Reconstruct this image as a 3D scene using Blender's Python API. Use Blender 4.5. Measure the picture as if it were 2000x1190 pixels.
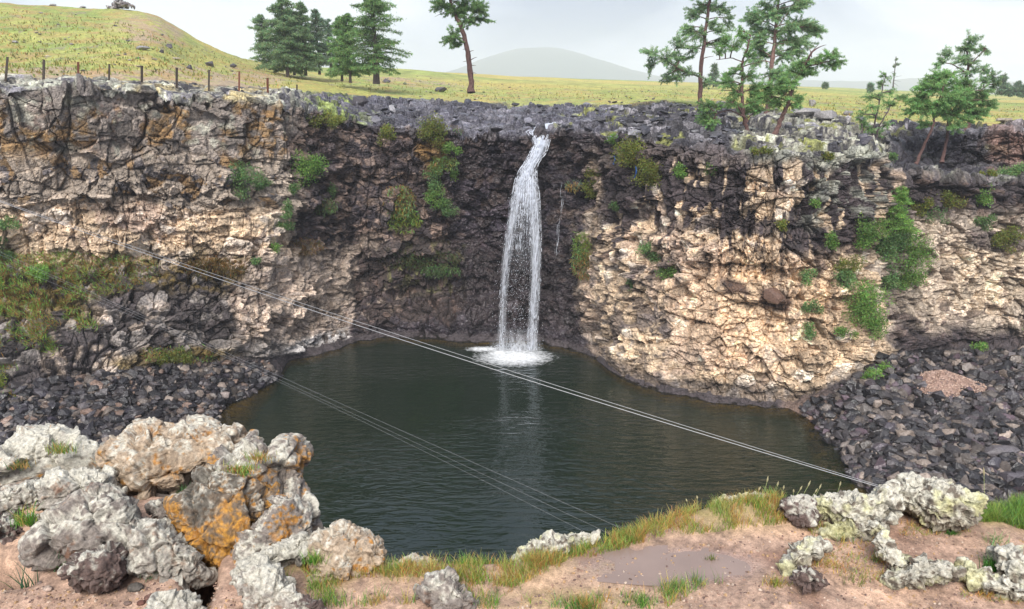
import bpy, bmesh, math, random
import numpy as np
from mathutils import Vector
for o in list(bpy.data.objects): bpy.data.objects.remove(o)
SC = bpy.context.scene; COL = SC.collection
rad = math.radians
# ------------------------------------------------------------------ camera, sky, sun, exposure
F = 1450.0; CX, CY = 1000.0, 595.0; CAMZ = 22.0; PITCH = math.atan((595 - 180) / F)
cd = bpy.data.cameras.new('camera'); cam = bpy.data.objects.new('camera', cd); COL.objects.link(cam)
cam.location = (0, 0, CAMZ); cam.rotation_euler = (math.pi / 2 - PITCH, 0, 0)
cd.sensor_fit = 'HORIZONTAL'; cd.sensor_width = 36; cd.lens = 36 * F / 2000; cd.clip_end = 12000; cd.clip_start = .05
SC.camera = cam
SUN_EL, SUN_AZ = 46, 188            # sun high behind the clouds, over the camera's left shoulder
SC.view_settings.view_transform = 'Standard'; SC.view_settings.look = 'None'
SC.view_settings.gamma = 1; SC.view_settings.use_curve_mapping = False
SC.view_settings.exposure = 2.0
w = bpy.data.worlds.new('World'); SC.world = w; w.use_nodes = True
nt = w.node_tree; nt.nodes.clear(); N = nt.nodes.new; L = nt.links.new
out = N('ShaderNodeOutputWorld'); mixs = N('ShaderNodeMixShader'); L(mixs.outputs[0], out.inputs[0])
bg1 = N('ShaderNodeBackground'); bg2 = N('ShaderNodeBackground')
sky = N('ShaderNodeTexSky'); sky.sky_type = 'NISHITA'; sky.sun_disc = False
sky.sun_elevation = rad(SUN_EL); sky.sun_rotation = rad(SUN_AZ); sky.air_density = 1.2; sky.dust_density = 3
L(sky.outputs[0], bg1.inputs[0]); bg1.inputs[1].default_value = .05
tc = N('ShaderNodeTexCoord'); mp = N('ShaderNodeMapping'); L(tc.outputs['Generated'], mp.inputs[0]); mp.inputs['Scale'].default_value = (1, 1, 2.6)
n1 = N('ShaderNodeTexNoise'); n1.inputs['Scale'].default_value = 2.6; n1.inputs['Detail'].default_value = 6; n1.inputs['Roughness'].default_value = .52
n1.inputs['Distortion'].default_value = .6
L(mp.outputs[0], n1.inputs['Vector'])
cr = N('ShaderNodeValToRGB'); L(n1.outputs[0], cr.inputs[0])
cr.color_ramp.elements[0].position = .40; cr.color_ramp.elements[0].color = (.31, .37, .52, 1)
cr.color_ramp.elements[1].position = .59; cr.color_ramp.elements[1].color = (.74, .78, .86, 1)
e = cr.color_ramp.elements.new(.5); e.color = (.52, .58, .72, 1)
L(cr.outputs[0], bg2.inputs[0]); bg2.inputs[1].default_value = .33
mixs.inputs[0].default_value = .93; L(bg1.outputs[0], mixs.inputs[1]); L(bg2.outputs[0], mixs.inputs[2])
sd = bpy.data.lights.new('sun', 'SUN'); sun = bpy.data.objects.new('sun', sd); COL.objects.link(sun)
sd.energy = 1.5; sd.angle = rad(30); sd.color = (1, .96, .90)
az = rad(SUN_AZ); el = rad(SUN_EL)
sdir = Vector((math.sin(az) * math.cos(el), math.cos(az) * math.cos(el), math.sin(el)))
sun.rotation_euler = sdir.to_track_quat('Z', 'Y').to_euler()
HAZE = .00034
SC.render.engine = 'CYCLES'
SC.cycles.max_bounces = 6; SC.cycles.diffuse_bounces = 3; SC.cycles.glossy_bounces = 3; SC.cycles.transparent_max_bounces = 24
SC.cycles.volume_bounces = 1
SC.cycles.use_denoising = True

# ------------------------------------------------------------------ helpers
CP, SP = math.cos(PITCH), math.sin(PITCH)
def unproj(px, py, Y):
    """where the line of sight through a photo pixel (2000 wide) stands Y metres in front"""
    px = np.asarray(px, float); py = np.asarray(py, float); Y = np.asarray(Y, float)
    a = (px - CX) / F; b = (CY - py) / F
    t = Y / (CP + b * SP)
    return np.stack(np.broadcast_arrays(a * t, Y, CAMZ + t * (b * CP - SP)), -1)
def Yat(py, z):
    b = (CY - py) / F; s = (b * CP - SP) / (CP + b * SP)
    return (z - CAMZ) / s
def proj(P):
    x = P[..., 0]; y = P[..., 1]; z = P[..., 2] - CAMZ
    d = y * CP - z * SP; u = y * SP + z * CP
    return CX + F * x / d, CY - F * u / d
def unz(px, py, z):
    return unproj(px, py, Yat(np.asarray(py, float), z))
def lin(r, g, b, k=1.0):
    f = lambda v: (v / 255 / 12.92 if v < 10 else ((v / 255 + .055) / 1.055) ** 2.4)
    return np.array([f(r) * k, f(g) * k, f(b) * k])
def sst(a, b, x):
    t = np.clip((x - a) / (b - a), 0, 1); return t * t * (3 - 2 * t)
def hsh(ix, iy, iz, s):
    h = (ix.astype(np.int64) * 73856093) ^ (iy.astype(np.int64) * 19349663) ^ (iz.astype(np.int64) * 83492791) ^ (s * 2654435761)
    h = (h & 0xffffffff).astype(np.uint64)
    h = ((h ^ (h >> np.uint64(15))) * np.uint64(2246822519)) & np.uint64(0xffffffff)
    h = ((h ^ (h >> np.uint64(13))) * np.uint64(3266489917)) & np.uint64(0xffffffff)
    h = h ^ (h >> np.uint64(16))
    return h.astype(np.float32) / np.float32(4294967295.0)
def vnoise(P, s=0):
    I = np.floor(P).astype(np.int32); f = (P - I).astype(np.float32); f = f * f * (3 - 2 * f)
    r = 0
    for dx in (0, 1):
        wx = f[:, 0] if dx else 1 - f[:, 0]
        for dy in (0, 1):
            wy = f[:, 1] if dy else 1 - f[:, 1]
            for dz in (0, 1):
                wz = f[:, 2] if dz else 1 - f[:, 2]
                r = r + hsh(I[:, 0] + dx, I[:, 1] + dy, I[:, 2] + dz, s) * wx * wy * wz
    return r * 2 - 1
def fbm(P, s=0, o=4, g=.5):
    r = 0; a = 1; n = 0
    for k in range(o):
        r = r + a * vnoise(P * (2 ** k) + k * 17.3, s + k); n += a; a *= g
    return r / n
def worley(P, s=0, jit=.95):
    """nearest-cell blocks: returns edge distance (F2-F1), a random triple per cell, and the offset from the cell's centre"""
    P = P.astype(np.float32); I = np.floor(P).astype(np.int32); n = len(P)
    f1 = np.full(n, 9e9, np.float32); f2 = f1.copy(); cen = np.zeros((n, 3), np.float32); ids = np.zeros((n, 3), np.int32)
    for dx in (-1, 0, 1):
        for dy in (-1, 0, 1):
            for dz in (-1, 0, 1):
                a = I + np.array([dx, dy, dz], np.int32)
                q = np.stack([hsh(a[:, 0], a[:, 1], a[:, 2], s + k) for k in (1, 2, 3)], -1) * jit + (1 - jit) / 2 + a
                d = ((P - q) ** 2).sum(1)
                m = d < f1
                f2 = np.where(m, f1, np.minimum(f2, d)); f1 = np.where(m, d, f1)
                cen[m] = q[m]; ids[m] = a[m]
    r = np.stack([hsh(ids[:, 0], ids[:, 1], ids[:, 2], s + k) for k in (11, 12, 13, 14)], -1)
    return np.sqrt(f2) - np.sqrt(f1), r, P - cen
def mkmesh(name, V, Fc, mat=None, col=None, smooth=False, extra=None, parent=None, link=True):
    V = np.asarray(V, np.float32); me = bpy.data.meshes.new(name)
    if not isinstance(Fc, (list, tuple)): Fc = [Fc]
    Fc = [np.asarray(f, np.int32) for f in Fc if len(f)]
    me.vertices.add(len(V)); me.vertices.foreach_set('co', V.ravel())
    tot = sum(f.size for f in Fc); me.loops.add(tot)
    me.loops.foreach_set('vertex_index', np.concatenate([f.ravel() for f in Fc]))
    cnt = np.concatenate([np.full(len(f), f.shape[1], np.int32) for f in Fc])
    st = np.concatenate([[0], np.cumsum(cnt)[:-1]]).astype(np.int32)
    me.polygons.add(len(cnt)); me.polygons.foreach_set('loop_start', st)
    try: me.polygons.foreach_set('loop_total', cnt)
    except Exception: pass
    me.polygons.foreach_set('use_smooth', np.full(len(cnt), smooth, bool))
    if col is not None:
        a = me.color_attributes.new('Col', 'FLOAT_COLOR', 'POINT')
        c = np.ones((len(V), 4), np.float32); c[:, :col.shape[1]] = col; a.data.foreach_set('color', c.ravel())
    for k, v in (extra or {}).items():
        a = me.attributes.new(k, 'FLOAT', 'POINT'); a.data.foreach_set('value', np.asarray(v, np.float32))
    me.update(calc_edges=True); me.validate()
    if mat: me.materials.append(mat)
    if not link: return me
    o = bpy.data.objects.new(name, me); COL.objects.link(o)
    if parent: o.parent = parent
    return o
def grid_faces(nr, nc, r0=0, r1=None):
    r1 = nr if r1 is None else r1
    r = np.arange(r0, r1 - 1)[:, None]; c = np.arange(nc - 1)[None, :]
    a = (r * nc + c).ravel(); return np.stack([a, a + 1, a + nc + 1, a + nc], 1)
def tag(o, label=None, cat=None, group=None, kind=None):
    for k, v in (('label', label), ('category', cat), ('group', group), ('kind', kind)):
        if v: o[k] = v
    return o
def empty(name, loc, **kw):
    o = bpy.data.objects.new(name, None); COL.objects.link(o); o.location = loc; o.empty_display_size = .2
    return tag(o, **kw)

# ------------------------------------------------------------------ materials
def newmat(name):
    m = bpy.data.materials.new(name); m.use_nodes = True; t = m.node_tree
    b = t.nodes['Principled BSDF']; return m, t, b, t.nodes.new, t.links.new
def rockmat(name, scale=1.0, rough=.85, wetattr=False, bump=.5, bscale=1.0, objrand=False, contrast=.55, cells=1.0, dist=.12):
    """rock whose own colour comes from the mesh ('Col'), with fine grain, speckle and small fractures"""
    m, t, b, N, L = newmat(name)
    at = N('ShaderNodeAttribute'); at.attribute_name = 'Col'
    tc = N('ShaderNodeTexCoord')
    na = N('ShaderNodeTexNoise'); na.inputs['Scale'].default_value = 5 * scale; na.inputs['Detail'].default_value = 9; na.inputs['Roughness'].default_value = .72
    L(tc.outputs['Object'], na.inputs['Vector'])
    r = N('ShaderNodeMapRange'); r.inputs['From Min'].default_value = .32; r.inputs['From Max'].default_value = .68
    r.inputs['To Min'].default_value = 1 - contrast; r.inputs['To Max'].default_value = 1 + contrast
    L(na.outputs[0], r.inputs['Value'])
    mul = N('ShaderNodeMix'); mul.data_type = 'RGBA'; mul.blend_type = 'MULTIPLY'; mul.inputs['Factor'].default_value = 1
    L(at.outputs['Color'], mul.inputs['A']); L(r.outputs[0], mul.inputs['B'])
    last = mul.outputs['Result']
    if objrand:
        oi = N('ShaderNodeObjectInfo'); rr = N('ShaderNodeMapRange'); rr.inputs['To Min'].default_value = .45; rr.inputs['To Max'].default_value = 1.7
        L(oi.outputs['Random'], rr.inputs['Value'])
        m2 = N('ShaderNodeMix'); m2.data_type = 'RGBA'; m2.blend_type = 'MULTIPLY'; m2.inputs['Factor'].default_value = 1
        L(last, m2.inputs['A']); L(rr.outputs[0], m2.inputs['B']); last = m2.outputs['Result']
    L(last, b.inputs['Base Color'])
    vo = N('ShaderNodeTexVoronoi'); vo.feature = 'DISTANCE_TO_EDGE'; vo.inputs['Scale'].default_value = 4.5 * scale * bscale
    wn = N('ShaderNodeTexNoise'); wn.inputs['Scale'].default_value = 2.5 * scale; wn.inputs['Detail'].default_value = 3; L(tc.outputs['Object'], wn.inputs['Vector'])
    wv = N('ShaderNodeMix'); wv.data_type = 'VECTOR'; wv.inputs['Factor'].default_value = .35 / scale; L(tc.outputs['Object'], wv.inputs['A']); L(wn.outputs['Color'], wv.inputs['B']); L(wv.outputs['Result'], vo.inputs['Vector'])
    r2 = N('ShaderNodeMapRange'); r2.inputs['From Max'].default_value = .12; L(vo.outputs['Distance'], r2.inputs['Value'])
    add = N('ShaderNodeMath'); add.operation = 'MULTIPLY_ADD'; add.inputs[1].default_value = .7
    L(na.outputs[0], add.inputs[0])
    cm = N('ShaderNodeMath'); cm.operation = 'MULTIPLY'; cm.inputs[1].default_value = cells; L(r2.outputs[0], cm.inputs[0]); L(cm.outputs[0], add.inputs[2])
    bp = N('ShaderNodeBump'); bp.inputs['Strength'].default_value = bump; bp.inputs['Distance'].default_value = dist / scale
    L(add.outputs[0], bp.inputs['Height']); L(bp.outputs[0], b.inputs['Normal'])
    if wetattr:
        wa = N('ShaderNodeAttribute'); wa.attribute_name = 'wet'
        r3 = N('ShaderNodeMapRange'); r3.inputs['To Min'].default_value = rough; r3.inputs['To Max'].default_value = .2
        L(wa.outputs['Fac'], r3.inputs['Value']); L(r3.outputs[0], b.inputs['Roughness'])
    else: b.inputs['Roughness'].default_value = rough
    return m
M_ROCK = rockmat('terrain_rock', wetattr=True, bump=.8, dist=.16, contrast=.6, cells=.45)
M_RUBBLE = rockmat('rubble_rock', scale=1.6, rough=.42, bump=.35)
M_RUBBLE_ONE = rockmat('rubble_rock_single', scale=1.6, rough=.40, bump=.35, objrand=True)
def leafmat(name, rough=.6, trans=.5):
    m, t, b, N, L = newmat(name)
    at = N('ShaderNodeAttribute'); at.attribute_name = 'Col'
    L(at.outputs['Color'], b.inputs['Base Color']); b.inputs['Roughness'].default_value = rough
    tr = N('ShaderNodeBsdfTranslucent'); L(at.outputs['Color'], tr.inputs[0])
    mx = N('ShaderNodeMixShader'); mx.inputs[0].default_value = trans
    L(b.outputs[0], mx.inputs[1]); L(tr.outputs[0], mx.inputs[2])
    L(mx.outputs[0], t.nodes['Material Output'].inputs[0]); return m
M_LEAF = leafmat('foliage')
def plain(name, col, rough=.8, metal=0, bump=0, scale=20, var=.25):
    m, t, b, N, L = newmat(name)
    na = N('ShaderNodeTexNoise'); na.inputs['Scale'].default_value = scale; na.inputs['Detail'].default_value = 6
    tc = N('ShaderNodeTexCoord'); L(tc.outputs['Object'], na.inputs['Vector'])
    cr = N('ShaderNodeValToRGB'); L(na.outputs[0], cr.inputs[0])
    cr.color_ramp.elements[0].position = .3; cr.color_ramp.elements[1].position = .7
    cr.color_ramp.elements[0].color = (*[c * (1 - var) for c in col], 1); cr.color_ramp.elements[1].color = (*[min(1, c * (1 + var)) for c in col], 1)
    L(cr.outputs[0], b.inputs['Base Color']); b.inputs['Roughness'].default_value = rough; b.inputs['Metallic'].default_value = metal
    if bump:
        bp = N('ShaderNodeBump'); bp.inputs['Strength'].default_value = bump; bp.inputs['Distance'].default_value = .02
        L(na.outputs[0], bp.inputs['Height']); L(bp.outputs[0], b.inputs['Normal'])
    return m
M_BARK = plain('larch_bark', lin(120, 92, 84, .8), .9, 0, .8, 9, .5)
M_BARK_RED = plain('reddish_larch_bark', lin(112, 82, 76, .55), .9, 0, .8, 9, .5)
M_BARK_DARK = plain('dark_larch_bark', lin(84, 72, 74, .8), .9, 0, .8, 9, .5)
M_POST = plain('rusty_metal', lin(105, 58, 38, .9), .7, .1, .3, 14, .45)
M_POST_DARK = plain('dark_weathered_metal', lin(62, 52, 42, .9), .7, .1, .3, 14, .4)
M_CABLE = plain('galvanised_steel_wire', (.3, .3, .31), .5, .3, 0, 30, .1)

# ------------------------------------------------------------------ the gorge: one sheet, split into shore, cliff, riverbed and grassland
WL = np.array([(-900, 1500), (-500, 1300), (0, 1000), (200, 925), (330, 865), (400, 842), (425, 815), (445, 790), (500, 765), (545, 738), (560, 705), (620, 690), (700, 668), (760, 658),
    (850, 663), (940, 667), (1000, 665), (1060, 669), (1100, 680), (1150, 694), (1175, 708), (1210, 738), (1300, 768), (1400, 785), (1540, 797), (1600, 828), (1640, 865),
    (1660, 915), (1700, 965), (1800, 1050), (2000, 1150), (2500, 1400), (3000, 1700)], float)
T = {  # px: foot, low wall, upper wall, rim, shelf, shelf, start of grass, middle, skyline   (py, Y)
 -900: [(770, 43), (600, 47), (495, 50), (172, 47), (162, 48.5), (156, 51), (150, 54), (100, 75), (4, 105)],
 0: [(770, 43), (600, 47), (495, 50.5), (172, 49.5), (163, 51), (158, 53), (150, 56), (100, 78), (4, 115)],
 120: [(750, 45), (600, 48.5), (500, 51.5), (175, 51), (166, 52.5), (160, 55), (152, 58), (100, 80), (12, 118)],
 205: [(738, 46.6), (608, 49.6), (507, 52.6), (173, 52), (167, 53.6), (161, 55.8), (154, 59.6), (92, 83), (18, 119)],
 240: [(732, 47.5), (611, 50.1), (512, 53.2), (175, 52.6), (167, 54.2), (162, 56.2), (155, 60.2), (90, 85), (15, 120)],
 310: [(715, 50), (620, 51.5), (525, 54), (178, 54), (170, 56), (165, 58), (160, 63), (100, 85), (30, 122)],
 380: [(700, 52.5), (640, 53), (540, 55), (186, 55.5), (178, 58), (172, 60), (165, 66), (120, 95), (75, 124)],
 450: [(700, 54), (640, 54.5), (520, 56), (192, 57), (183, 60), (176, 62), (168, 68), (132, 105), (108, 130)],
 520: [(700, 56), (640, 56.5), (480, 57.5), (198, 59), (190, 62), (182, 66), (172, 75), (140, 120), (124, 160)],
 580: [(689, 61.2), (620, 61), (480, 61.5), (205, 61), (197, 64), (190, 67), (180, 75), (150, 120), (130, 220)],
 640: [(678, 62.8), (600, 64), (470, 64), (222, 63.5), (213, 67), (203, 71), (183, 82), (155, 130), (133, 250)],
 700: [(660, 65), (560, 67.5), (480, 66.5), (238, 66), (225, 70), (212, 76), (184, 90), (158, 130), (133, 250)],
 800: [(650, 66.4), (580, 69), (470, 67.5), (250, 67), (235, 71), (222, 77), (190, 94), (163, 140), (136, 280)],
 880: [(655, 65.4), (570, 69.5), (440, 67.5), (257, 67), (243, 71), (228, 77), (196, 98), (170, 140), (142, 320)],
 920: [(658, 65.2), (570, 70), (430, 69.5), (266, 68.5), (250, 72), (232, 78), (200, 98), (172, 150), (144, 350)],
 1000: [(656, 65.6), (560, 69), (440, 69), (270, 68), (252, 72), (235, 78), (203, 98), (175, 150), (150, 400)],
 1060: [(660, 65), (560, 68), (400, 67.5), (262, 66.5), (249, 71), (234, 77), (203, 96), (176, 150), (152, 400)],
 1100: [(671, 63), (560, 66), (420, 66), (257, 65), (245, 70), (232, 76), (202, 94), (177, 150), (153, 400)],
 1150: [(685, 61.4), (560, 63), (430, 63), (258, 62.5), (245, 68), (232, 74), (200, 90), (178, 150), (155, 450)],
 1210: [(728, 56), (600, 58), (440, 59.5), (266, 59.5), (252, 65), (235, 72), (198, 87), (179, 150), (157, 480)],
 1300: [(758, 53), (640, 54), (450, 56), (280, 57), (258, 62), (235, 69), (197, 85), (180, 150), (160, 500)],
 1400: [(775, 51.3), (660, 52), (450, 53.5), (294, 54.5), (268, 60), (240, 67), (202, 82), (183, 150), (164, 550)],
 1540: [(787, 50.3), (680, 50.5), (450, 52), (302, 52.5), (278, 57), (250, 64), (218, 78), (190, 140), (168, 600)],
 1640: [(742, 50), (640, 50.5), (450, 52), (300, 53), (282, 57), (258, 63), (225, 75), (195, 140), (172, 650)],
 1700: [(715, 51.5), (600, 52), (430, 53), (294, 53.5), (280, 57), (262, 62), (232, 72), (199, 140), (175, 700)],
 1745: [(690, 53.5), (600, 55), (450, 56.5), (335, 57), (312, 60), (258, 64), (238, 72), (203, 140), (177, 720)],
 1850: [(678, 56), (560, 57), (430, 57.5), (356, 58), (330, 63.5), (262, 64.5), (242, 72), (208, 140), (181, 750)],
 1950: [(670, 57), (560, 57.5), (430, 58), (352, 58.5), (325, 64), (258, 65), (242, 72), (213, 140), (185, 800)],
 2050: [(668, 57), (560, 57.5), (430, 58), (350, 58.5), (320, 62), (254, 63), (242, 72), (215, 140), (187, 800)],
 3000: [(668, 57), (560, 57.5), (430, 58), (350, 58.5), (320, 62), (254, 63), (242, 72), (225, 140), (200, 800)]}
LOD = 1.0
inner = np.arange(-30, 2031, 1.75 / LOD)
cols = np.concatenate([np.linspace(-900, -32, 60), inner, np.linspace(2033, 2900, 60)])
tk = np.array(sorted(T)); NCOL = len(cols)
knots = [[np.interp(cols, tk, [T[k][j][i] for k in tk]) for i in (0, 1)] for j in range(9)]
def smooth1(a, n):
    k = np.hanning(n + 2)[1:-1]; k /= k.sum(); p = np.pad(a, n // 2, mode='edge'); return np.convolve(p, k, 'valid')[:len(a)]
wlpy = np.interp(cols, WL[:, 0], WL[:, 1]); wlpy = smooth1(wlpy, 11)
wlpy = wlpy + 5 * fbm(np.stack([cols / 22, cols * 0, cols * 0], 1), 77, 3)
YW = Yat(wlpy, 0.0)
soft = np.maximum(1 - sst(420, 560, cols), sst(1545, 1620, cols))      # gently shelving rubble shores
KP = []                                                                 # knot points in the world, (knot, col, 3)
deepY = YW - (2.5 + 9 * soft)
def atx(Y, z, pyref=700):                                               # a point on the column's bearing at given Y and z
    a = (cols - CX) / F; d = Y * CP - (z - CAMZ) * SP
    return np.stack([a * d, Y, z + 0 * Y], -1)
KP.append(atx(np.full(NCOL, 8.0), np.full(NCOL, -4.)))
KP.append(atx(deepY, np.full(NCOL, -3.)))
KP.append(atx(YW, np.zeros(NCOL)))
for j in range(9):
    py = smooth1(knots[j][0], 9 if j < 6 else 45); Y = smooth1(knots[j][1], 9 if j < 6 else 45)
    if j == 0: Y = np.maximum(Y, YW + .4)
    P = unproj(cols, py, Y)
    if j == 0: P[:, 2] = np.maximum(P[:, 2], .25)
    KP.append(P)
KP.append(atx(np.full(NCOL, 3500.), np.full(NCOL, 5.)))
KP = np.array(KP)
seg = [(0, 1, 8), (1, 2, 24), (2, 3, 75), (3, 4, 85), (4, 5, 90), (5, 6, 150), (6, 7, 60), (7, 8, 70), (8, 9, 70), (9, 10, 70), (10, 11, 70), (11, 12, 16)]
rows = []; rk = []
for a, b_, n in seg:
    n = max(3, int(n * LOD))
    for i in range(n):
        t = i / n
        if a == 11: t = t ** 3
        rows.append(KP[a] * (1 - t) + KP[b_] * t); rk.append(a + i / n)
rows.append(KP[12]); rk.append(12.); rk = np.array(rk)
G = np.array(rows); NR = len(G)                                         # (NR, NCOL, 3)
# soften the corners of the profile a little
for _ in range(3):
    H = G.copy(); H[1:-1] = (G[:-2] + 2 * G[1:-1] + G[2:]) / 4; G[4:-30] = H[4:-30]
def normals(G):
    du = np.gradient(G, axis=1); dv = np.gradient(G, axis=0); n = np.cross(du, dv)
    n /= np.linalg.norm(n, axis=2, keepdims=True) + 1e-9; return n
Nn = normals(G)
for _ in range(6):
    Nn[1:-1] = (Nn[:-2] + Nn[1:-1] + Nn[2:]) / 3; Nn[:, 1:-1] = (Nn[:, :-2] + Nn[:, 1:-1] + Nn[:, 2:]) / 3
Nn /= np.linalg.norm(Nn, axis=2, keepdims=True)
P0 = G.reshape(-1, 3).copy(); NN = Nn.reshape(-1, 3); RK = np.repeat(rk, NCOL)
PX, PY = proj(P0)
NV = len(P0)
live = (RK > 1.5) & (P0[:, 1] < 170)
idx = np.nonzero(live)[0]; Q = P0[idx]; q_rk = RK[idx]; qx = PX[idx]; qy = PY[idx]
warp = np.stack([fbm(Q / 2.2, 5, 3), fbm(Q / 2.2, 6, 3), fbm(Q / 2.2, 7, 3)], 1)
wx = qx + 34 * warp[:, 0] + 12 * fbm(Q / .7, 8, 2); wy = qy + 26 * warp[:, 1] + 10 * fbm(Q / .7, 9, 2)
def reg(x0, x1, y0, y1, s=22, X=None, Yy=None):
    X = wx if X is None else X; Yy = wy if Yy is None else Yy
    return sst(x0 - s, x0 + s, X) * (1 - sst(x1 - s, x1 + s, X)) * sst(y0 - s, y0 + s, Yy) * (1 - sst(y1 - s, y1 + s, Yy))
def ell(cx, cy, rx, ry, s=.35):
    d = np.sqrt(((wx - cx) / rx) ** 2 + ((wy - cy) / ry) ** 2); return 1 - sst(1 - s, 1 + s, d)
cliffm = sst(2.9, 3.15, q_rk) * (1 - sst(6.0, 6.25, q_rk))
shelf = sst(5.98, 6.1, q_rk) * (1 - sst(8.7, 9.0, q_rk + .25 * warp[:, 2]))
grassm = sst(8.7, 9.0, q_rk + .25 * warp[:, 2])
shore = (1 - cliffm) * (q_rk < 3.2)
# block systems (big joints, medium blocks, small blocks, chips)
def asp(ax, ay, az_): return np.array([ax, ay, az_])
massive = cliffm * reg(-999, 575, 100, 345, 18)
vert = cliffm * np.maximum(reg(1130, 1720, 300, 530, 30), reg(490, 640, 190, 330))
Wp = Q + .10 * warp
e1, r1, o1 = worley((Q + .9 * warp + .25 * np.stack([fbm(Q / .8, 24, 2)] * 3, 1)) / asp(2.6, 3.0, 2.7), 101)
e2, r2, o2 = worley((Wp + 3) / asp(1.25, 1.25, 1.0), 202)
e3, r3, o3 = worley((Wp + 7) / asp(.55, .55, .45), 303)
ev, rv, ov = worley((Wp + 9) / asp(.6, .6, 2.2), 404)       # upright columns and runnels
es, rs, os_ = worley((Wp + 5) / asp(2.3, 1.7, .45), 505)    # flat slabs
e4, r4, o4 = worley((Q + 1) / .27, 606)
def tilt(r, o): return ((r[:, 1:2] - .5) * o[:, 0:1] + (r[:, 2:3] - .5) * o[:, 1:2] + (r[:, 3:4] - .5) * o[:, 2:3])[:, 0]
def crk(e, w): return 1 - sst(0, w, e)
calm = sst(-.05, .3, fbm(Q / 3.2, 25, 2))
dC = .6 * fbm(Q / 7, 21, 2)
cm1 = sst(-.15, .25, fbm(Q / 2.5, 23, 2))
dC += (.75 + .35 * massive) * (r1[:, 0] - .5) + 1.4 * tilt(r1, o1) - (.22 + .3 * massive) * crk(e1, .035) * (1 - massive * (1 - cm1))
dC += (.55 - .3 * massive) * (r2[:, 0] - .5) * 1.1 + 1.15 * tilt(r2, o2) * (1 - .65 * massive) - .22 * crk(e2, .12) * (1 - .6 * massive)
dC += (1 - .82 * massive) * (1 - .75 * calm) * (.26 * (r3[:, 0] - .5) + .6 * tilt(r3, o3) - .10 * crk(e3, .16))
dC += vert * (.75 * (rv[:, 0] - .5) + .5 * tilt(rv, ov) - .2 * crk(ev, .15))
dC += .10 * (r4[:, 0] - .5) * (1 - .6 * massive) + .02 * fbm(Q / .2, 31, 2) + .1 * tilt(r4, o4)
tanband = cliffm * np.maximum(reg(-999, 480, 400, 520), reg(1150, 1990, 560, 780))
dC *= (1 - .2 * tanband)
el_, rl, ol = worley((Q + .3 * warp + 2) / asp(5, 5, 1.7), 707)
ej, rj, oj = worley((Q * [1, 1, .12] + .35 * warp + 4) / asp(1.9, 2.2, 1.6), 808)
dC *= (1 - .3 * calm)
dC += .75 * (rl[:, 0] - .5) * (1 - .4 * massive) - .2 * crk(el_, .04)
dC += .45 * (rj[:, 0] - .5) - .3 * crk(ej, .05) * sst(-.1, .2, fbm(Q / 4, 26, 2))
dC += tanband * .35 * (rs[:, 0] - .5)
bricks = cliffm * np.maximum(reg(480, 1150, 520, 690), reg(600, 1150, 480, 690))
dC *= (1 - .15 * bricks)
# shelf: slabs and boulders left by the river, upright displacement
dS = .8 * (rs[:, 0] - .45) - .42 * crk(es, .08) + .45 * (r2[:, 0] - .5) + .5 * tilt(r2, o2) + .08 * (r3[:, 0] - .5) + .1 * tilt(r3, o3) - .35 * crk(e2, .1) + .3 * (r1[:, 0] - .5)
river = shelf * np.maximum(reg(610, 1200, 170, 300, 25), reg(560, 1080, 170, 275))
leftrim = sst(600, 480, qx)
dS *= (1 - .55 * leftrim)
dR = .35 * (r2[:, 0] - .5) + .25 * (r3[:, 0] - .5) + .4 * tilt(r3, o3) + .3 * fbm(Q / 3, 41, 3)
dG = .35 * fbm(Q / 5, 51, 4) + .09 * fbm(Q / .8, 52, 3)
N_q = NN[idx]
up = np.array([0, 0, 1.0])
rim_s = sst(5.8, 6.3, q_rk)
D = N_q * (dC * cliffm * (1 - .5 * sst(5.9, 6.1, q_rk)))[:, None] + up * (dS * shelf + dG * grassm * .8 + dR * shore * sst(1.9, 2.3, q_rk))[:, None]
steep = (1 - sst(.45, .75, N_q[:, 2])) * shelf
D += (N_q * (dC * .8)[:, None] - up * (dS)[:, None]) * steep[:, None]
Pd = P0.copy(); Pd[idx] += D
far = (~live) & (RK > 9); Pd[far, 2] += 1.2 * fbm(P0[far] / 40, 61, 4) * sst(0, 300, P0[far, 1]) * (1 - sst(10.8, 11.2, RK[far]))

# ---- colours
C = np.tile(lin(120, 104, 92), (NV, 1)); WET = np.zeros(NV)
K = .78
tan = lin(222, 196, 166, .86); tan2 = lin(200, 180, 162, .9); pink = lin(206, 180, 160, .88); greyb = lin(146, 138, 132, .85); brown = lin(112, 92, 80, K)
dark = lin(78, 68, 70, K); black = lin(50, 45, 52, K); lich = lin(186, 188, 172, K); orange = lin(160, 124, 72, K); purple = lin(92, 90, 102, K)
olive = lin(120, 112, 50, K); gr = lin(184, 184, 100, K * .9); gr2 = lin(158, 174, 88, K * .88); soil = lin(188, 160, 138, K); moss = lin(118, 98, 42, K)
def mix(c, a, m): return c * (1 - m[:, None]) + a * m[:, None]
c = np.tile(greyb, (len(Q), 1)); nA = fbm(Q / 1.6, 71, 4); nB = fbm(Q / .5, 72, 4); nC = fbm(Q / 3.5, 73, 3)
def thr(n, a, b): return sst(a, b, n)
u1 = r1[:, 3]; u2 = r2[:, 3]; u3 = r3[:, 3]
# left wall, top: grey, with orange lichen on some blocks
m_ul = reg(-999, 590, 100, 345, 18)
c = mix(c, lin(150, 138, 128, K), m_ul)
c = mix(c, lin(128, 104, 92, K), m_ul * thr(nB, -.1, .3) * .8)
c = mix(c, orange, m_ul * thr(nA * .6 + nB * .6 + (u1 - .5) * .5, .12, .32) * .75)
c = mix(c, lich, m_ul * thr(-nA * .5 + nB * .7, .1, .35) * .6)
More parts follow.
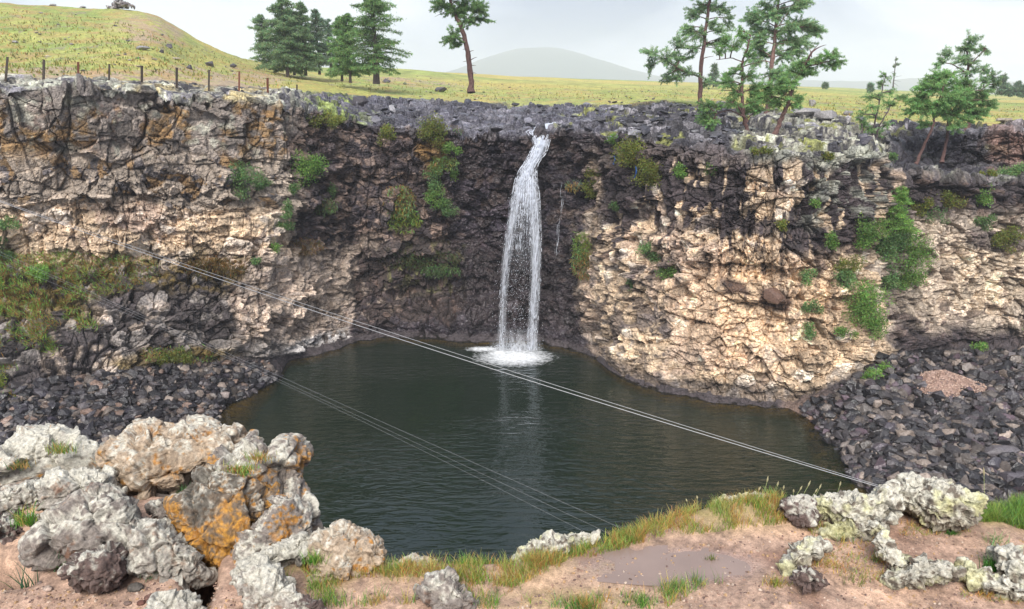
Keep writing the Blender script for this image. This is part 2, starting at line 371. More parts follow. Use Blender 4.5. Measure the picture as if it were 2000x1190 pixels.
# left wall, second band: conchoidal grey-brown blocks with pale faces
m_u2 = reg(-999, 600, 300, 425, 18)
c = mix(c, lin(176, 160, 144, .88), m_u2 * .9)
c = mix(c, lin(92, 86, 86, K), m_u2 * thr(u2 * 1. + nB * .4, .62, .74))
c = mix(c, orange, m_u2 * thr(nB + (u2 - .5), .35, .5) * .6)
# left wall, third band: pale tan to pink
m_u3 = reg(-999, 560, 405, 520, 16)
c = mix(c, tan, m_u3); c = mix(c, pink, m_u3 * thr(nC + .5 * nB, 0, .3)); c = mix(c, lin(200, 188, 176, K), m_u3 * thr(u2 + nB * .3, .66, .8) * .8)
c = mix(c, brown, m_u3 * thr(nB * .8 + nA * .4, .22, .4) * .8)
# lower left: mossy ledge and dark basalt
m_l = reg(-999, 500, 520, 780, 16)
c = mix(c, lin(84, 76, 76, K), m_l); c = mix(c, greyb, m_l * thr(u2 + nB * .3, .55, .7) * .8); c = mix(c, tan2, m_l * reg(80, 330, 600, 740) * thr(nA + nB, .1, .4) * .6)
m_ml = reg(455, 700, 490, 670, 18)
c = mix(c, lin(200, 180, 162, .92), m_ml); c = mix(c, lin(176, 160, 148, K), m_ml * thr(u3 + nB * .4, .5, .7)); c = mix(c, brown, m_ml * thr(nB + nA * .5, .2, .45) * .8)
c = mix(c, moss, reg(-999, 170, 500, 640) * thr(nB + .4, 0, .4) * .9)
c = mix(c, moss, reg(-999, 480, 500, 560) * thr(nB + .2, 0, .4) * .9); c = mix(c, moss, ell(350, 700, 120, 22) * .8)
# centre: dark wet basalt, brown
m_c = reg(575, 1165, 200, 490, 24)
c = mix(c, dark, m_c); c = mix(c, lin(128, 106, 92, K), m_c * thr(nA + nB * .5, -.15, .3) * (.3 + .65 * reg(560, 880, 200, 640))); c = mix(c, lin(150, 128, 116, K), m_c * reg(560, 900, 200, 620) * thr(u3 + nB * .5, .6, .8) * .9)
c = mix(c, black, m_c * thr(u2 + nB * .3, .6, .75) * .8)
c = mix(c, lin(98, 88, 98, K), m_c * reg(900, 1000, 330, 560) * thr(u2, .3, .5) * .7)
m_cl = reg(690, 1165, 480, 690, 20)
c = mix(c, lin(82, 69, 66, K), m_cl); c = mix(c, lin(140, 116, 104, K), m_cl * thr(u3 + nB * .5, .72, .9) * .8); c = mix(c, black, m_cl * thr(u3 * .6 + u2 * .5 + nB * .3, .6, .8) * .8)
c = mix(c, lin(58, 52, 56, K), m_cl * reg(890, 1165, 480, 700) * .75)
c = mix(c, black, m_c * reg(895, 1150, 260, 500) * thr(nB + u2 * .5, .1, .4) * .6)
c = mix(c, lin(112, 112, 60, K), m_cl * reg(740, 900, 470, 570) * thr(nB + nA * .5, .05, .3) * .6)
c = mix(c, tan2, reg(600, 760, 470, 600) * thr(nA + nB * .6, 0, .3) * .7)
c = mix(c, orange, ell(842, 300, 26, 30) * .7)
# right wall
m_r = reg(1150, 1740, 300, 900, 22)
c = mix(c, tan, m_r); c = mix(c, pink, m_r * thr(nC + nB * .4, .05, .35) * .8); c = mix(c, lin(216, 204, 190, .9), m_r * thr(u2 + nB * .3, .7, .85) * .7)
c = mix(c, lin(228, 194, 158, .88), ell(1500, 600, 190, 110) * .6)
streak = fbm(Q / asp(.55, .55, 3.2) , 81, 4)
c = mix(c, dark, m_r * reg(1140, 1740, 300, 500, 30) * thr(streak + .25 * nA + .3 * reg(1150, 1460, 300, 400) + .35 * reg(1560, 1740, 300, 500), .02, .12))
c = mix(c, brown, m_r * reg(1140, 1700, 440, 620, 30) * thr(streak + nB * .4, .22, .4) * .8)
c = mix(c, lin(96, 84, 80, K), m_r * reg(1150, 1320, 400, 720, 30) * thr(nA + nB * .5 + u2 * .3, .12, .3) * .85)
c = mix(c, lin(108, 84, 70, K), ell(1510, 585, 28, 24) + ell(1440, 560, 30, 22))
c = mix(c, dark, (ell(1480, 440, 150, 16) * .9)); c = mix(c, dark, m_r * thr(nB * .7 + u2 * .4, .42, .55) * .5)
m_up = reg(1150, 1740, 200, 320, 20)
c = mix(c, dark, cliffm * m_up * .9); c = mix(c, lich, m_up * reg(1450, 1740, 270, 330) * .8)
c = mix(c, lich, reg(1560, 1720, 300, 430, 20) * thr(nB + .1, .1, .3) * .5)
m_rr = reg(1740, 3000, 330, 720, 18)
c = mix(c, dark, m_rr); c = mix(c, lin(206, 188, 168, .9), m_rr * reg(1760, 3000, 425, 640, 26)); c = mix(c, lin(220, 200, 174, .92), m_rr * reg(1850, 3000, 480, 600, 20) * .7)
c = mix(c, brown, m_rr * thr(nB + u2 * .4, .35, .5) * .7); c = mix(c, dark, m_rr * reg(1740, 3000, 600, 700) * thr(nA + nB, .1, .4) * .6)
c = mix(c, dark, ell(1930, 470, 60, 26) * .8)
# dark tide band above the water, whitish crust near the left inlet
hz = Q[:, 2]
c = mix(c, black, cliffm * (1 - sst(.5, 1.6, hz + .5 * nA)) * .9)
c = mix(c, lin(226, 220, 216, K), reg(555, 690, 640, 715, 8) * (1 - sst(.9, 1.6, hz)) * thr(nB + u3 * .5, .0, .2))
c = mix(c, lin(210, 200, 190, K), reg(150, 260, 715, 745, 8) * thr(nB, -.1, .2) * .7)
# shelves
sh = np.tile(lin(88, 85, 90, K), (len(Q), 1))
sh = mix(sh, lin(54, 52, 58, K), thr(u2 + nB * .3, .4, .55)); sh = mix(sh, lin(150, 146, 152, K), thr(rs[:, 3] + nB * .3, .6, .75))
rv_ = mix(sh, purple, river * .7)
pale = reg(1430, 1740, 222, 330, 16) + reg(-999, 610, 100, 240, 16) + reg(1740, 3000, 345, 380, 12) * .45; pale = np.clip(pale, 0, 1)
rv_ = mix(rv_, lin(168, 164, 150, K), pale * thr(nB + nA * .5 + .25, 0, .3) * .9); rv_ = mix(rv_, lin(196, 198, 180, K), pale * thr(nB + nA * .3, .1, .3) * .8)
rv_ = mix(rv_, lin(196, 176, 120, K), reg(230, 520, 160, 215, 10) * thr(nA, -.1, .2) * .7)
rv_ = mix(rv_, lin(150, 152, 88, .6), shelf * reg(1100, 2000, 190, 300) * thr(nA + nC * .6, .28, .42))
rv_ = mix(rv_, gr2, shelf * reg(600, 720, 160, 240) * thr(nA, .05, .2) * .8)
rv_ = mix(rv_, black, reg(1750, 3000, 255, 335, 10) * .75)
rv_ = mix(rv_, lin(150, 116, 100, K), reg(1930, 3000, 250, 335, 14) * .6)
c = mix(c, rv_, sst(5.93, 6.08, q_rk))
# grass
gx = fbm(Q / asp(6, 9, 6), 91, 4); gy = fbm(Q / 1.1, 92, 4)
gc = np.tile(gr, (len(Q), 1)); gc = mix(gc, gr2, thr(gx, -.1, .3)); gc *= (1 + .5 * fbm(Q / asp(.5, .9, .5), 97, 3))[:, None]; gc = mix(gc, lin(200, 176, 96, K), thr(-gx + gy * .6, .15, .5) * .7)
soilm = np.clip(ell(240, 150, 330, 14) + ell(700, 0, 1, 1) + ell(290, 52, 70, 20) * .8 + ell(310, 70, 40, 14) + ell(850, 152, 130, 13) + ell(470, 165, 80, 18), 0, 1)
gc = mix(gc, soil, soilm * thr(gy + gx * .5, -.35, -.05) * .85)
gc = mix(gc, lin(150, 138, 118, K), thr(gy + .3 * gx, .3, .45) * .7); gc = mix(gc, lin(190, 150, 96, K), thr(fbm(Q / 2.6, 93, 4) + .3 * gx, .1, .35) * .55); gc = mix(gc, gr2, ell(380, 195, 120, 10) * .6)
c = mix(c, gc, grassm)
# shore
shc = np.tile(lin(74, 66, 68, K), (len(Q), 1)); shc = mix(shc, lin(150, 124, 108, K), reg(1540, 1640, 780, 860) * .8)
c = mix(c, shc, shore)
val = (.58 + .84 * u2) * (.68 + .64 * u3) * (.8 + .4 * r4[:, 3])
c *= (1 - (cliffm + shelf)[:, None] * .95 * (1 - val[:, None]))
rim_pale = 0
wetm = np.clip(reg(880, 1170, 240, 700) * cliffm * .6 + river * .55 + reg(880, 1170, 240, 690) * cliffm + m_c * .5 + cliffm * (1 - sst(.5, 1.6, hz)) + reg(1750, 3000, 250, 340) * .5 + .25 * shelf, 0, 1)
C[idx] = np.clip(c, .01, .9); WET[idx] = wetm
g = fbm(P0[far] / asp(60, 90, 20), 95, 4); g2 = fbm(P0[far] / asp(9, 14, 9), 96, 3)
cf = np.tile(gr, (far.sum(), 1)); cf = mix(cf, gr2, sst(-.2, .3, g)); cf *= (1 + .6 * fbm(P0[far] / asp(2.5, 6, 3), 98, 3))[:, None]; cf = mix(cf, lin(206, 180, 96, K), sst(.1, .4, -g) * .6); cf = mix(cf, lin(160, 142, 100, K), sst(.25, .5, g2) * .5)
C[far] = cf
under = RK < 1.99; C[under] = lin(170, 140, 80, K)
# ---- split along rows into named objects
def sub(name, ra, rb, kind='structure', label=None):
    r0 = int(np.searchsorted(rk, ra)); r1 = int(np.searchsorted(rk, rb)) + 1; r1 = min(r1, NR)
    sl = slice(r0 * NCOL, r1 * NCOL)
    o = mkmesh(name, Pd[sl], grid_faces(r1 - r0, NCOL), M_ROCK, C[sl], False, {'wet': WET[sl]})
    return tag(o, kind=kind)
sub('pool_bed', 0, 2.0); sub('rocky_shore', 2.0, 3.0); sub('cliff', 3.0, 6.0); sub('riverbed', 6.0, 9.0); sub('grassland', 9.0, 12.0)

# ---- where the surface is seen: nearest vertex per picture cell
PXd, PYd = proj(Pd)
SX, SY = 1000, 595
ok = (PXd > 0) & (PXd < 1999) & (PYd > 0) & (PYd < 1189) & (RK > 1.0) & (Pd[:, 1] > 5)
ii = np.nonzero(ok)[0]; ii = ii[np.argsort(-Pd[ii, 1])]
zb = np.full((SY, SX), -1, np.int64); zb[(PYd[ii] / 2).astype(int), (PXd[ii] / 2).astype(int)] = ii
for _ in range(6):
    for ax, s in ((0, 1), (0, -1), (1, 1), (1, -1)):
        r_ = np.roll(zb, s, ax); m = (zb < 0) & (r_ >= 0); zb[m] = r_[m]
def surf(px, py):
    i = zb[int(min(max(py, 0), 1188) / 2), int(min(max(px, 0), 1998) / 2)]
    return Pd[i].copy(), NN[i].copy()

# ------------------------------------------------------------------ water
wcols = np.arange(0, NCOL, 4); a_ = (cols[wcols] - CX) / F
wy_t = np.linspace(0, 1, 160)
wl = YW[wcols] + 1.2; W = []
for t in wy_t:
    Y = 8 * (1 - t) + wl * t; d = Y * CP + CAMZ * SP; W.append(np.stack([a_ * d, Y, 0 * Y], -1))
W = np.array(W); depth = np.clip((YW[wcols][None, :] - W[..., 1]) / (YW - deepY)[wcols][None, :], 0, 1) * 3
fo = W.reshape(-1, 3); foam = np.zeros(len(fo))
for px, py, rx, ry in ((1005, 698, 130, 30), (1036, 698, 44, 15), (978, 690, 50, 14), (945, 682, 60, 9)):
    x, y = proj(fo); foam = np.maximum(foam, .74 - .74 * sst(.1, 1.15, np.sqrt(((x - px) / rx) ** 2 + ((y - py) / ry) ** 2)))
m, t, b, N, L = newmat('pool_water')
t.nodes.remove(b)
gl = N('ShaderNodeBsdfGlossy'); gl.inputs['Roughness'].default_value = .03; gl.inputs['Color'].default_value = (.95, .97, 1, 1)
df = N('ShaderNodeBsdfDiffuse'); df.inputs['Color'].default_value = (*lin(36, 50, 38, .48), 1)
tr = N('ShaderNodeBsdfTransparent'); tr.inputs['Color'].default_value = (.75, .70, .42, 1)
da = N('ShaderNodeAttribute'); da.attribute_name = 'depth'
mr = N('ShaderNodeMapRange'); mr.inputs['From Min'].default_value = .0; mr.inputs['From Max'].default_value = 2.8; mr.inputs['To Min'].default_value = .12; L(da.outputs['Fac'], mr.inputs['Value'])
m1 = N('ShaderNodeMixShader'); L(mr.outputs[0], m1.inputs[0]); L(tr.outputs[0], m1.inputs[1]); L(df.outputs[0], m1.inputs[2])
tc = N('ShaderNodeTexCoord'); mpn = N('ShaderNodeMapping'); mpn.inputs['Scale'].default_value = (.55, 1.5, 1); L(tc.outputs['Object'], mpn.inputs[0])
wn = N('ShaderNodeTexNoise'); wn.inputs['Scale'].default_value = 1.5; wn.inputs['Detail'].default_value = 3; wn.inputs['Roughness'].default_value = .55; wn.inputs['Distortion'].default_value = .3; L(mpn.outputs[0], wn.inputs['Vector'])
pn = N('ShaderNodeTexNoise'); pn.inputs['Scale'].default_value = .11; pn.inputs['Detail'].default_value = 3; L(mpn.outputs[0], pn.inputs['Vector'])
pm = N('ShaderNodeMapRange'); pm.inputs['From Min'].default_value = .35; pm.inputs['From Max'].default_value = .65; pm.inputs['To Min'].default_value = .35; pm.inputs['To Max'].default_value = 1.3; L(pn.outputs[0], pm.inputs['Value'])
ph = N('ShaderNodeMath'); ph.operation = 'MULTIPLY'; L(wn.outputs[0], ph.inputs[0]); L(pm.outputs[0], ph.inputs[1])
bp = N('ShaderNodeBump'); bp.inputs['Strength'].default_value = 1.0; bp.inputs['Distance'].default_value = .13; L(ph.outputs[0], bp.inputs['Height']); L(bp.outputs[0], gl.inputs['Normal'])
fr = N('ShaderNodeFresnel'); fr.inputs['IOR'].default_value = 1.58; L(bp.outputs[0], fr.inputs['Normal'])
m2 = N('ShaderNodeMixShader'); L(fr.outputs[0], m2.inputs[0]); L(m1.outputs[0], m2.inputs[1]); L(gl.outputs[0], m2.inputs[2])
fa = N('ShaderNodeAttribute'); fa.attribute_name = 'foam'
fn = N('ShaderNodeTexNoise'); fn.inputs['Scale'].default_value = 2.6; fn.inputs['Detail'].default_value = 8; fn.inputs['Roughness'].default_value = .75; L(tc.outputs['Object'], fn.inputs['Vector'])
ma = N('ShaderNodeMath'); ma.operation = 'ADD'; L(fa.outputs['Fac'], ma.inputs[0]); L(fn.outputs[0], ma.inputs[1])
mr2 = N('ShaderNodeMapRange'); mr2.inputs['From Min'].default_value = .86; mr2.inputs['From Max'].default_value = 1.4; L(ma.outputs[0], mr2.inputs['Value'])
mg = N('ShaderNodeMath'); mg.operation = 'MULTIPLY'; L(mr2.outputs[0], mg.inputs[0]); st = N('ShaderNodeMapRange'); st.inputs['From Max'].default_value = .1; L(fa.outputs['Fac'], st.inputs['Value']); L(st.outputs[0], mg.inputs[1])
wd = N('ShaderNodeBsdfDiffuse'); wd.inputs['Color'].default_value = (.85, .87, .9, 1)
m3 = N('ShaderNodeMixShader'); L(mg.outputs[0], m3.inputs[0]); L(m2.outputs[0], m3.inputs[1]); L(wd.outputs[0], m3.inputs[2])
L(m3.outputs[0], t.nodes['Material Output'].inputs[0])
tag(mkmesh('water', fo, grid_faces(len(wy_t), len(wcols)), m, None, True, {'depth': depth.ravel(), 'foam': foam}), kind='structure')

# ------------------------------------------------------------------ shape builders
RNG = np.random.default_rng(7)
class MB:
    def __init__(s): s.V = []; s.F = {}; s.C = []; s.n = 0
    def add(s, V, Fs, col=None):
        V = np.asarray(V, float).reshape(-1, 3)
        for f in (Fs if isinstance(Fs, list) else [Fs]):
            f = np.asarray(f, int)
            if len(f): s.F.setdefault(f.shape[1], []).append(f + s.n)
        s.V.append(V); s.n += len(V)
        if col is None: col = (1, 1, 1)
        c = np.asarray(col, float); s.C.append(np.tile(c, (len(V), 1)) if c.ndim == 1 else c)
    def build(s, name, mat, parent=None, origin=(0, 0, 0), smooth=False, hascol=True):
        V = np.concatenate(s.V) - np.asarray(origin)
        return mkmesh(name, V, [np.concatenate(f) for f in s.F.values()], mat, np.concatenate(s.C) if hascol else None, smooth, parent=parent)
def tube(mb, pts, rr, sides=6, col=None, jag=0):
    pts = np.asarray(pts, float); n = len(pts); rr = np.broadcast_to(np.asarray(rr, float), (n,))
    d = np.gradient(pts, axis=0); d /= np.linalg.norm(d, axis=1, keepdims=True) + 1e-9
    ref = np.array([0, 1, 0.]) if abs(d[0][2]) > .5 else np.array([0, 0, 1.])
    a = np.cross(d, ref); a /= np.linalg.norm(a, axis=1, keepdims=True) + 1e-9; b = np.cross(d, a)
    an = np.linspace(0, 2 * math.pi, sides, endpoint=False)
    R = rr[:, None] * (1 + jag * (RNG.random((n, sides)) - .5))
    V = pts[:, None] + R[..., None] * (a[:, None] * np.cos(an)[None, :, None] + b[:, None] * np.sin(an)[None, :, None])
    i = np.arange(n - 1)[:, None] * sides; j = np.arange(sides)[None]; j2 = (j + 1) % sides
    Fq = np.stack([i + j, i + j2, i + sides + j2, i + sides + j], -1).reshape(-1, 4)
    V = np.concatenate([V.reshape(-1, 3), pts[:1], pts[-1:]]); k = n * sides
    j = np.arange(sides); cap = np.concatenate([np.stack([(j + 1) % sides, j, j * 0 + k], 1), np.stack([(n - 1) * sides + j, (n - 1) * sides + (j + 1) % sides, j * 0 + k + 1], 1)])
    mb.add(V, [Fq, cap], col)
def bez(p0, p1, p2, n=8):
    t = np.linspace(0, 1, n)[:, None]; return (1 - t) ** 2 * np.asarray(p0) + 2 * t * (1 - t) * np.asarray(p1) + t * t * np.asarray(p2)
def leaves(mb, P, ln, wd, axis=None, spread=1.0, col=(.1, .2, .05), var=.35, droop=0.0):
    """many small pointed leaf quads at P"""
    n = len(P)
    if not n: return
    d = RNG.normal(size=(n, 3)) * spread
    if axis is not None: d = d + np.asarray(axis)
    d[:, 2] -= droop; d /= np.linalg.norm(d, axis=1, keepdims=True) + 1e-9
    s = np.cross(d, RNG.normal(size=(n, 3))); s /= np.linalg.norm(s, axis=1, keepdims=True) + 1e-9
    l = ln * (.6 + .8 * RNG.random((n, 1))); w_ = wd * (.6 + .8 * RNG.random((n, 1)))
    V = np.stack([P, P + d * l * .45 + s * w_ * .5, P + d * l, P + d * l * .45 - s * w_ * .5], 1)
    k = 1 + var * (RNG.random((n, 1)) * 2 - 1); c = np.asarray(col) * k
    c = c * (1 + .18 * RNG.normal(size=(n, 3)) * np.array([1, .4, .6])); c = np.clip(c, .005, .9)
    mb.add(V.reshape(-1, 3), np.arange(4 * n).reshape(n, 4), np.repeat(c, 4, 0))
def clump_tone(P, s=1.2):
    return 1 + .45 * fbm(P / s, 3, 2)[:, None]
def spray(mb, p0, p1, n, width, ln, wd, col, droop=.3):
    """needles on short twigs along a branch p0 -> p1"""
    p0 = np.asarray(p0); p1 = np.asarray(p1); L_ = np.linalg.norm(p1 - p0) + 1e-6
    t = RNG.random(n) ** .8; ax = (p1 - p0) / L_
    side = np.cross(ax, [0, 0, 1.]); side /= np.linalg.norm(side) + 1e-9
    off = RNG.normal(size=n) * width * (1.1 - .75 * t)
    P = p0 + np.outer(t, p1 - p0) + np.outer(off, side) + ax * (np.abs(off) * .5)[:, None]
    P[:, 2] += RNG.normal(size=n) * width * .16 - np.abs(off) * .25 * droop
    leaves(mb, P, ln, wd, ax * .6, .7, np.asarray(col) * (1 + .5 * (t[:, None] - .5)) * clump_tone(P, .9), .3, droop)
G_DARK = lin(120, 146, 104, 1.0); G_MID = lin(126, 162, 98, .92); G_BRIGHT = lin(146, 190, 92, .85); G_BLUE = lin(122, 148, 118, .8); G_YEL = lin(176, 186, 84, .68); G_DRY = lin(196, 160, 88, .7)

# ------------------------------------------------------------------ conifers
def conifer(base, h, R0, n, label, group, col=G_DARK, bare=.12, trunk_r=None, gaps=.0, lean=0, power=.75, needle=.24, mat=None, low=1.0, name='larch_tree', cut=None, dens=1.0):
    base = np.asarray(base, float); base[2] -= .15; root = empty(name, base, label=label, cat='tree', group=group)
    tr = MB(); cr_ = MB(); br = MB(); trunk_r = trunk_r or h * .018
    hh = np.linspace(0, 1, 14); path = np.stack([lean * hh * h + .06 * np.sin(hh * 7) * h * .1, .04 * np.sin(hh * 5) * h * .1, hh * h], 1)
    tube(tr, path, trunk_r * (1.25 - 1.17 * hh ** .85) + .02, 8, jag=.25)
    tr.build('trunk', mat or M_BARK_DARK, root, hascol=False)
    n = int(n * 1.15)
    for k in range(n):
        u = bare + (1 - bare) * ((k + RNG.random()) / n) ** 1.0
        if gaps and vnoise(np.array([[u * 9, n, 0.]]), n)[0] > 1 - 2 * gaps: continue
        p = np.array([np.interp(u, hh, path[:, i]) for i in range(3)])
        v = (u - bare) / (1 - bare)
        env = (1 - v) ** power * min(1, low + (1 - low) * v * 3) * R0
        ln = env * (.45 + .85 * RNG.random() ** 1.2); a = RNG.random() * 6.283
        d = np.array([math.cos(a), math.sin(a), 0]); rise = (-.12 + .45 * v) * ln + .1 * RNG.normal() * ln
        q = p + d * ln + [0, 0, rise]; mid = p + d * ln * .5 + [0, 0, rise * .5 + .1 * ln]
        pts = bez(p, mid, q, 5); tube(br, pts, np.linspace(trunk_r * .28 * (1 - .7 * v), .012, 5), 4)
        for s in range(4):
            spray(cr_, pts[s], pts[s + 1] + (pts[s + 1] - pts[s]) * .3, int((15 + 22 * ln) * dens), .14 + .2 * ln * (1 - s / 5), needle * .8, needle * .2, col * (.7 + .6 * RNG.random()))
    br.build('branches', mat or M_BARK_DARK, root, hascol=False); cr_.build('crown', M_LEAF, root); return root
def pxtree(px, py_base, py_top, halfw, Y, *a, **k):
    b = unproj(px, py_base, Y); top = unproj(px, py_top, Y); s, _ = surf(px, py_base)
    return conifer(b, top[2] - b[2], halfw * np.linalg.norm(unproj(px + 1, py_base, Y) - b), *a, **k)
def groundY(px, py): return surf(px, py)[0][1]
def manual_tree(trunks, blobs, label, group, Y, col, mat, leaf=.26, dens=1.0, dead=(), name='larch_tree', rgl=1.0):
    """a tree drawn limb by limb: trunks = [([(px,py)...], base radius px, tip radius px)], blobs = [(px,py,rx,ry)] tufts each carried by its own limb"""
    b0 = unproj(*trunks[0][0][0], Y); b0[2] -= .2; root = empty(name, b0, label=label, cat='tree', group=group); ppm = Y / F * 1.03
    tr = MB(); br = MB(); cr_ = MB(); allp = []
    for ti, (pts, r0, r1) in enumerate(trunks):
        pts = np.array(pts, float); t = np.linspace(0, len(pts) - 1, 4 * len(pts)); x = np.interp(t, range(len(pts)), pts[:, 0]); y = np.interp(t, range(len(pts)), pts[:, 1])
        yy = Y + .25 * np.sin(t * 1.7 + ti * 2); P = unproj(x, y, yy) - b0; P[:, 0] += .03 * RNG.normal(size=len(P))
        R = np.linspace(r0, r1, len(P)) * ppm * .62; R[0] *= 1.5; R[1] *= 1.15
        tube(tr if ti == 0 or r0 > 5 else br, P, R, 9 if r0 > 4 else 5, jag=.3); allp.append(P)
    A = np.concatenate(allp)
    for (px, py, rx, ry) in blobs:
        dz = RNG.normal() * rx * ppm * .5
        c_ = unproj(px, py, Y) - b0 + [0, dz, 0]; rx_ = rx * ppm * 1.08; ry_ = ry * ppm * 1.3
        cost = np.linalg.norm(A - c_, axis=1) + 1.2 * np.maximum(0, A[:, 2] - c_[2] + .1 * rx_); s = A[cost.argmin()]
        mid = (s + c_) / 2 + [0, 0, .18 * np.linalg.norm(c_ - s)]
        lp = bez(s, mid, c_, 7); tube(br, lp, np.linspace(.035 + .012 * rx_, .02, 7) + .01, 5)
        nb = max(9, int(rx * ry * .06 * dens) + 8)
        for k in range(nb):
            st_ = lp[RNG.integers(3, 7)]; d = RNG.normal(size=3); d /= np.linalg.norm(d); d *= (RNG.random() ** .4)
            e_ = c_ + d * [rx_, rx_ * .9, ry_]
            tube(br, bez(st_, (st_ + e_) / 2 + [0, 0, .05], e_, 4), [.018, .014, .01, .008], 3)
            ln = np.linalg.norm(e_ - st_)
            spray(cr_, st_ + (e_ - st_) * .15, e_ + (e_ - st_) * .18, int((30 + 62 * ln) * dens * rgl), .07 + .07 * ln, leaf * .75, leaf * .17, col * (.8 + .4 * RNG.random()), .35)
    for (x0, y0, x1, y1) in dead:
        p0 = unproj(x0, y0, Y) - b0; p1 = unproj(x1, y1, Y) - b0 + [0, RNG.normal() * .3, 0]
        tube(br, bez(p0, (p0 + p1) / 2 + [0, 0, .1], p1, 5), np.linspace(.05, .012, 5), 4)
    tr.build('trunk', mat, root, hascol=False); br.build('branches', mat, root, hascol=False)
    if cr_.n: cr_.build('crown', M_LEAF, root)
    return root
GA = 'dense larches in the grove left of the waterfall'
# grove behind the gorge: dark group
def tY(px, py): return groundY(px, py)
pxtree(527, 135, 28, 36, 118, 74, 'dark larch at the left edge of the grove, leaning out over the grassy hill', GA, bare=.05, lean=-.10, power=.6, needle=.42)
pxtree(562, 148, -8, 44, 112, 120, 'tallest dark larch of the left grove, beside the grassy hill', GA, bare=.10, power=.55, needle=.42)
pxtree(575, 145, 18, 40, 119, 90, 'dark larch half hidden behind the tallest tree of the left grove', GA, bare=.10, power=.6, needle=.42)
pxtree(597, 146, 4, 32, 114, 100, 'narrow dark larch second tallest in the left grove', GA, bare=.10, power=.55, needle=.42)
pxtree(624, 144, 18, 30, 118, 84, 'bluish green larch at the right side of the dark group, sky showing through', GA, col=G_BLUE, bare=.2, power=.6, gaps=.1, needle=.42)
pxtree(646, 140, 36, 20, 130, 50, 'small faint larch in the gap between the dark group and the brighter group', GA, col=G_BLUE, bare=.12, power=.6, needle=.42, dens=.8)
pxtree(668, 157, 32, 28, 104, 84, 'bright green larch at the left of the brighter group', GA, col=G_MID, bare=.14, power=.6, needle=.4)
pxtree(684, 160, 26, 34, 101, 90, 'green larch just left of the big open crowned larch', GA, col=G_MID * .85, bare=.14, power=.55, needle=.4)
pxtree(735, 162, -72, 64, 98, 120, 'big open crowned larch with layered branches, cut by the top of the photo', GA, col=G_MID * .82, bare=.12, power=.6, trunk_r=.36, needle=.4, low=.85, dens=.8)
# lone tree over the falls
manual_tree([([(920, 181), (920, 150), (915, 110), (908, 75), (897, 45), (886, 25), (880, 5), (876, -25)], 8.5, 4), ([(898, 48), (915, 36), (935, 15)], 2.5, 1.2), ([(908, 80), (890, 68)], 2, 1.5)],
    [(905, 15, 22, 16), (885, 22, 22, 10), (862, 10, 22, 10), (932, 18, 20, 16), (945, 38, 20, 6), (918, 42, 18, 10), (870, -15, 30, 14), (905, -15, 26, 12), (884, 72, 20, 13), (893, 86, 12, 9), (876, 80, 12, 7), (938, 8, 14, 8)],
    'lone leaning larch with a long bare reddish trunk above the waterfall', None, 84, G_MID * .8, M_BARK_RED, .3, 1.3,
    dead=[(914, 98, 904, 97), (918, 120, 904, 121), (919, 118, 932, 112), (916, 130, 930, 128), (905, 55, 918, 50), (880, 10, 905, -4), (915, 103, 926, 99), (878, 20, 850, 34), (920, 143, 931, 144)])
GB = 'larches growing out of the rock shelf right of the waterfall'
manual_tree([([(1367, 212), (1368, 170), (1370, 120), (1377, 70), (1382, 30), (1387, -10), (1390, -40)], 7, 2.8), ([(1367, 150), (1335, 140), (1300, 118), (1262, 95)], 2.2, .8)],
    [(1275, 105, 22, 12), (1300, 112, 22, 12), (1272, 130, 10, 16), (1322, 130, 20, 15), (1345, 142, 20, 10), (1335, 110, 20, 9), (1328, 80, 22, 10), (1350, 95, 18, 10), (1350, 62, 18, 12), (1368, 68, 16, 10), (1362, 20, 18, 11), (1356, 32, 14, 8), (1380, 8, 24, 9),
     (1405, 15, 18, 8), (1420, 20, 12, 8), (1427, 38, 7, 16), (1402, 62, 20, 7), (1412, 78, 12, 6), (1368, -12, 30, 9), (1410, -10, 22, 8), (1383, 160, 12, 9), (1320, 155, 16, 10), (1303, 150, 12, 10), (1390, 48, 20, 8), (1396, 85, 16, 6), (1340, 55, 12, 8)],
    'tall thin larch with limbs hanging left, leftmost on the right bank', GB, 76, G_DARK * 1.25, M_BARK_RED, .27, 1.1, dead=[(1375, 92, 1400, 96), (1372, 115, 1395, 110), (1379, 50, 1400, 40)])
manual_tree([([(1460, 272), (1458, 250), (1452, 225), (1449, 190), (1449, 150), (1450, 120), (1460, 95), (1466, 70)], 6.5, 1.8), ([(1458, 238), (1448, 218), (1440, 205)], 5.2, 2.5), ([(1455, 228), (1425, 215), (1400, 222)], 2.4, 1), ([(1450, 122), (1430, 113), (1400, 117)], 1.8, .8)],
    [(1385, 225, 18, 18), (1375, 208, 14, 10), (1400, 205, 20, 9), (1425, 200, 20, 12), (1395, 240, 14, 10), (1440, 180, 20, 14), (1420, 160, 20, 12), (1462, 150, 18, 14), (1475, 175, 18, 16), (1470, 200, 18, 14), (1458, 218, 14, 10), (1430, 90, 20, 10), (1415, 80, 14, 9),
     (1450, 75, 12, 12), (1447, 60, 8, 8), (1465, 110, 12, 14), (1405, 100, 14, 8), (1440, 135, 16, 8), (1425, 145, 14, 7), (1485, 215, 14, 8)],
    'smaller forked larch on the shelf rim with a tuft drooping to the left', GB, 60, G_MID, M_BARK_RED, .22, 1.1, dead=[(1450, 178, 1400, 178), (1448, 165, 1410, 172), (1452, 130, 1485, 122)])
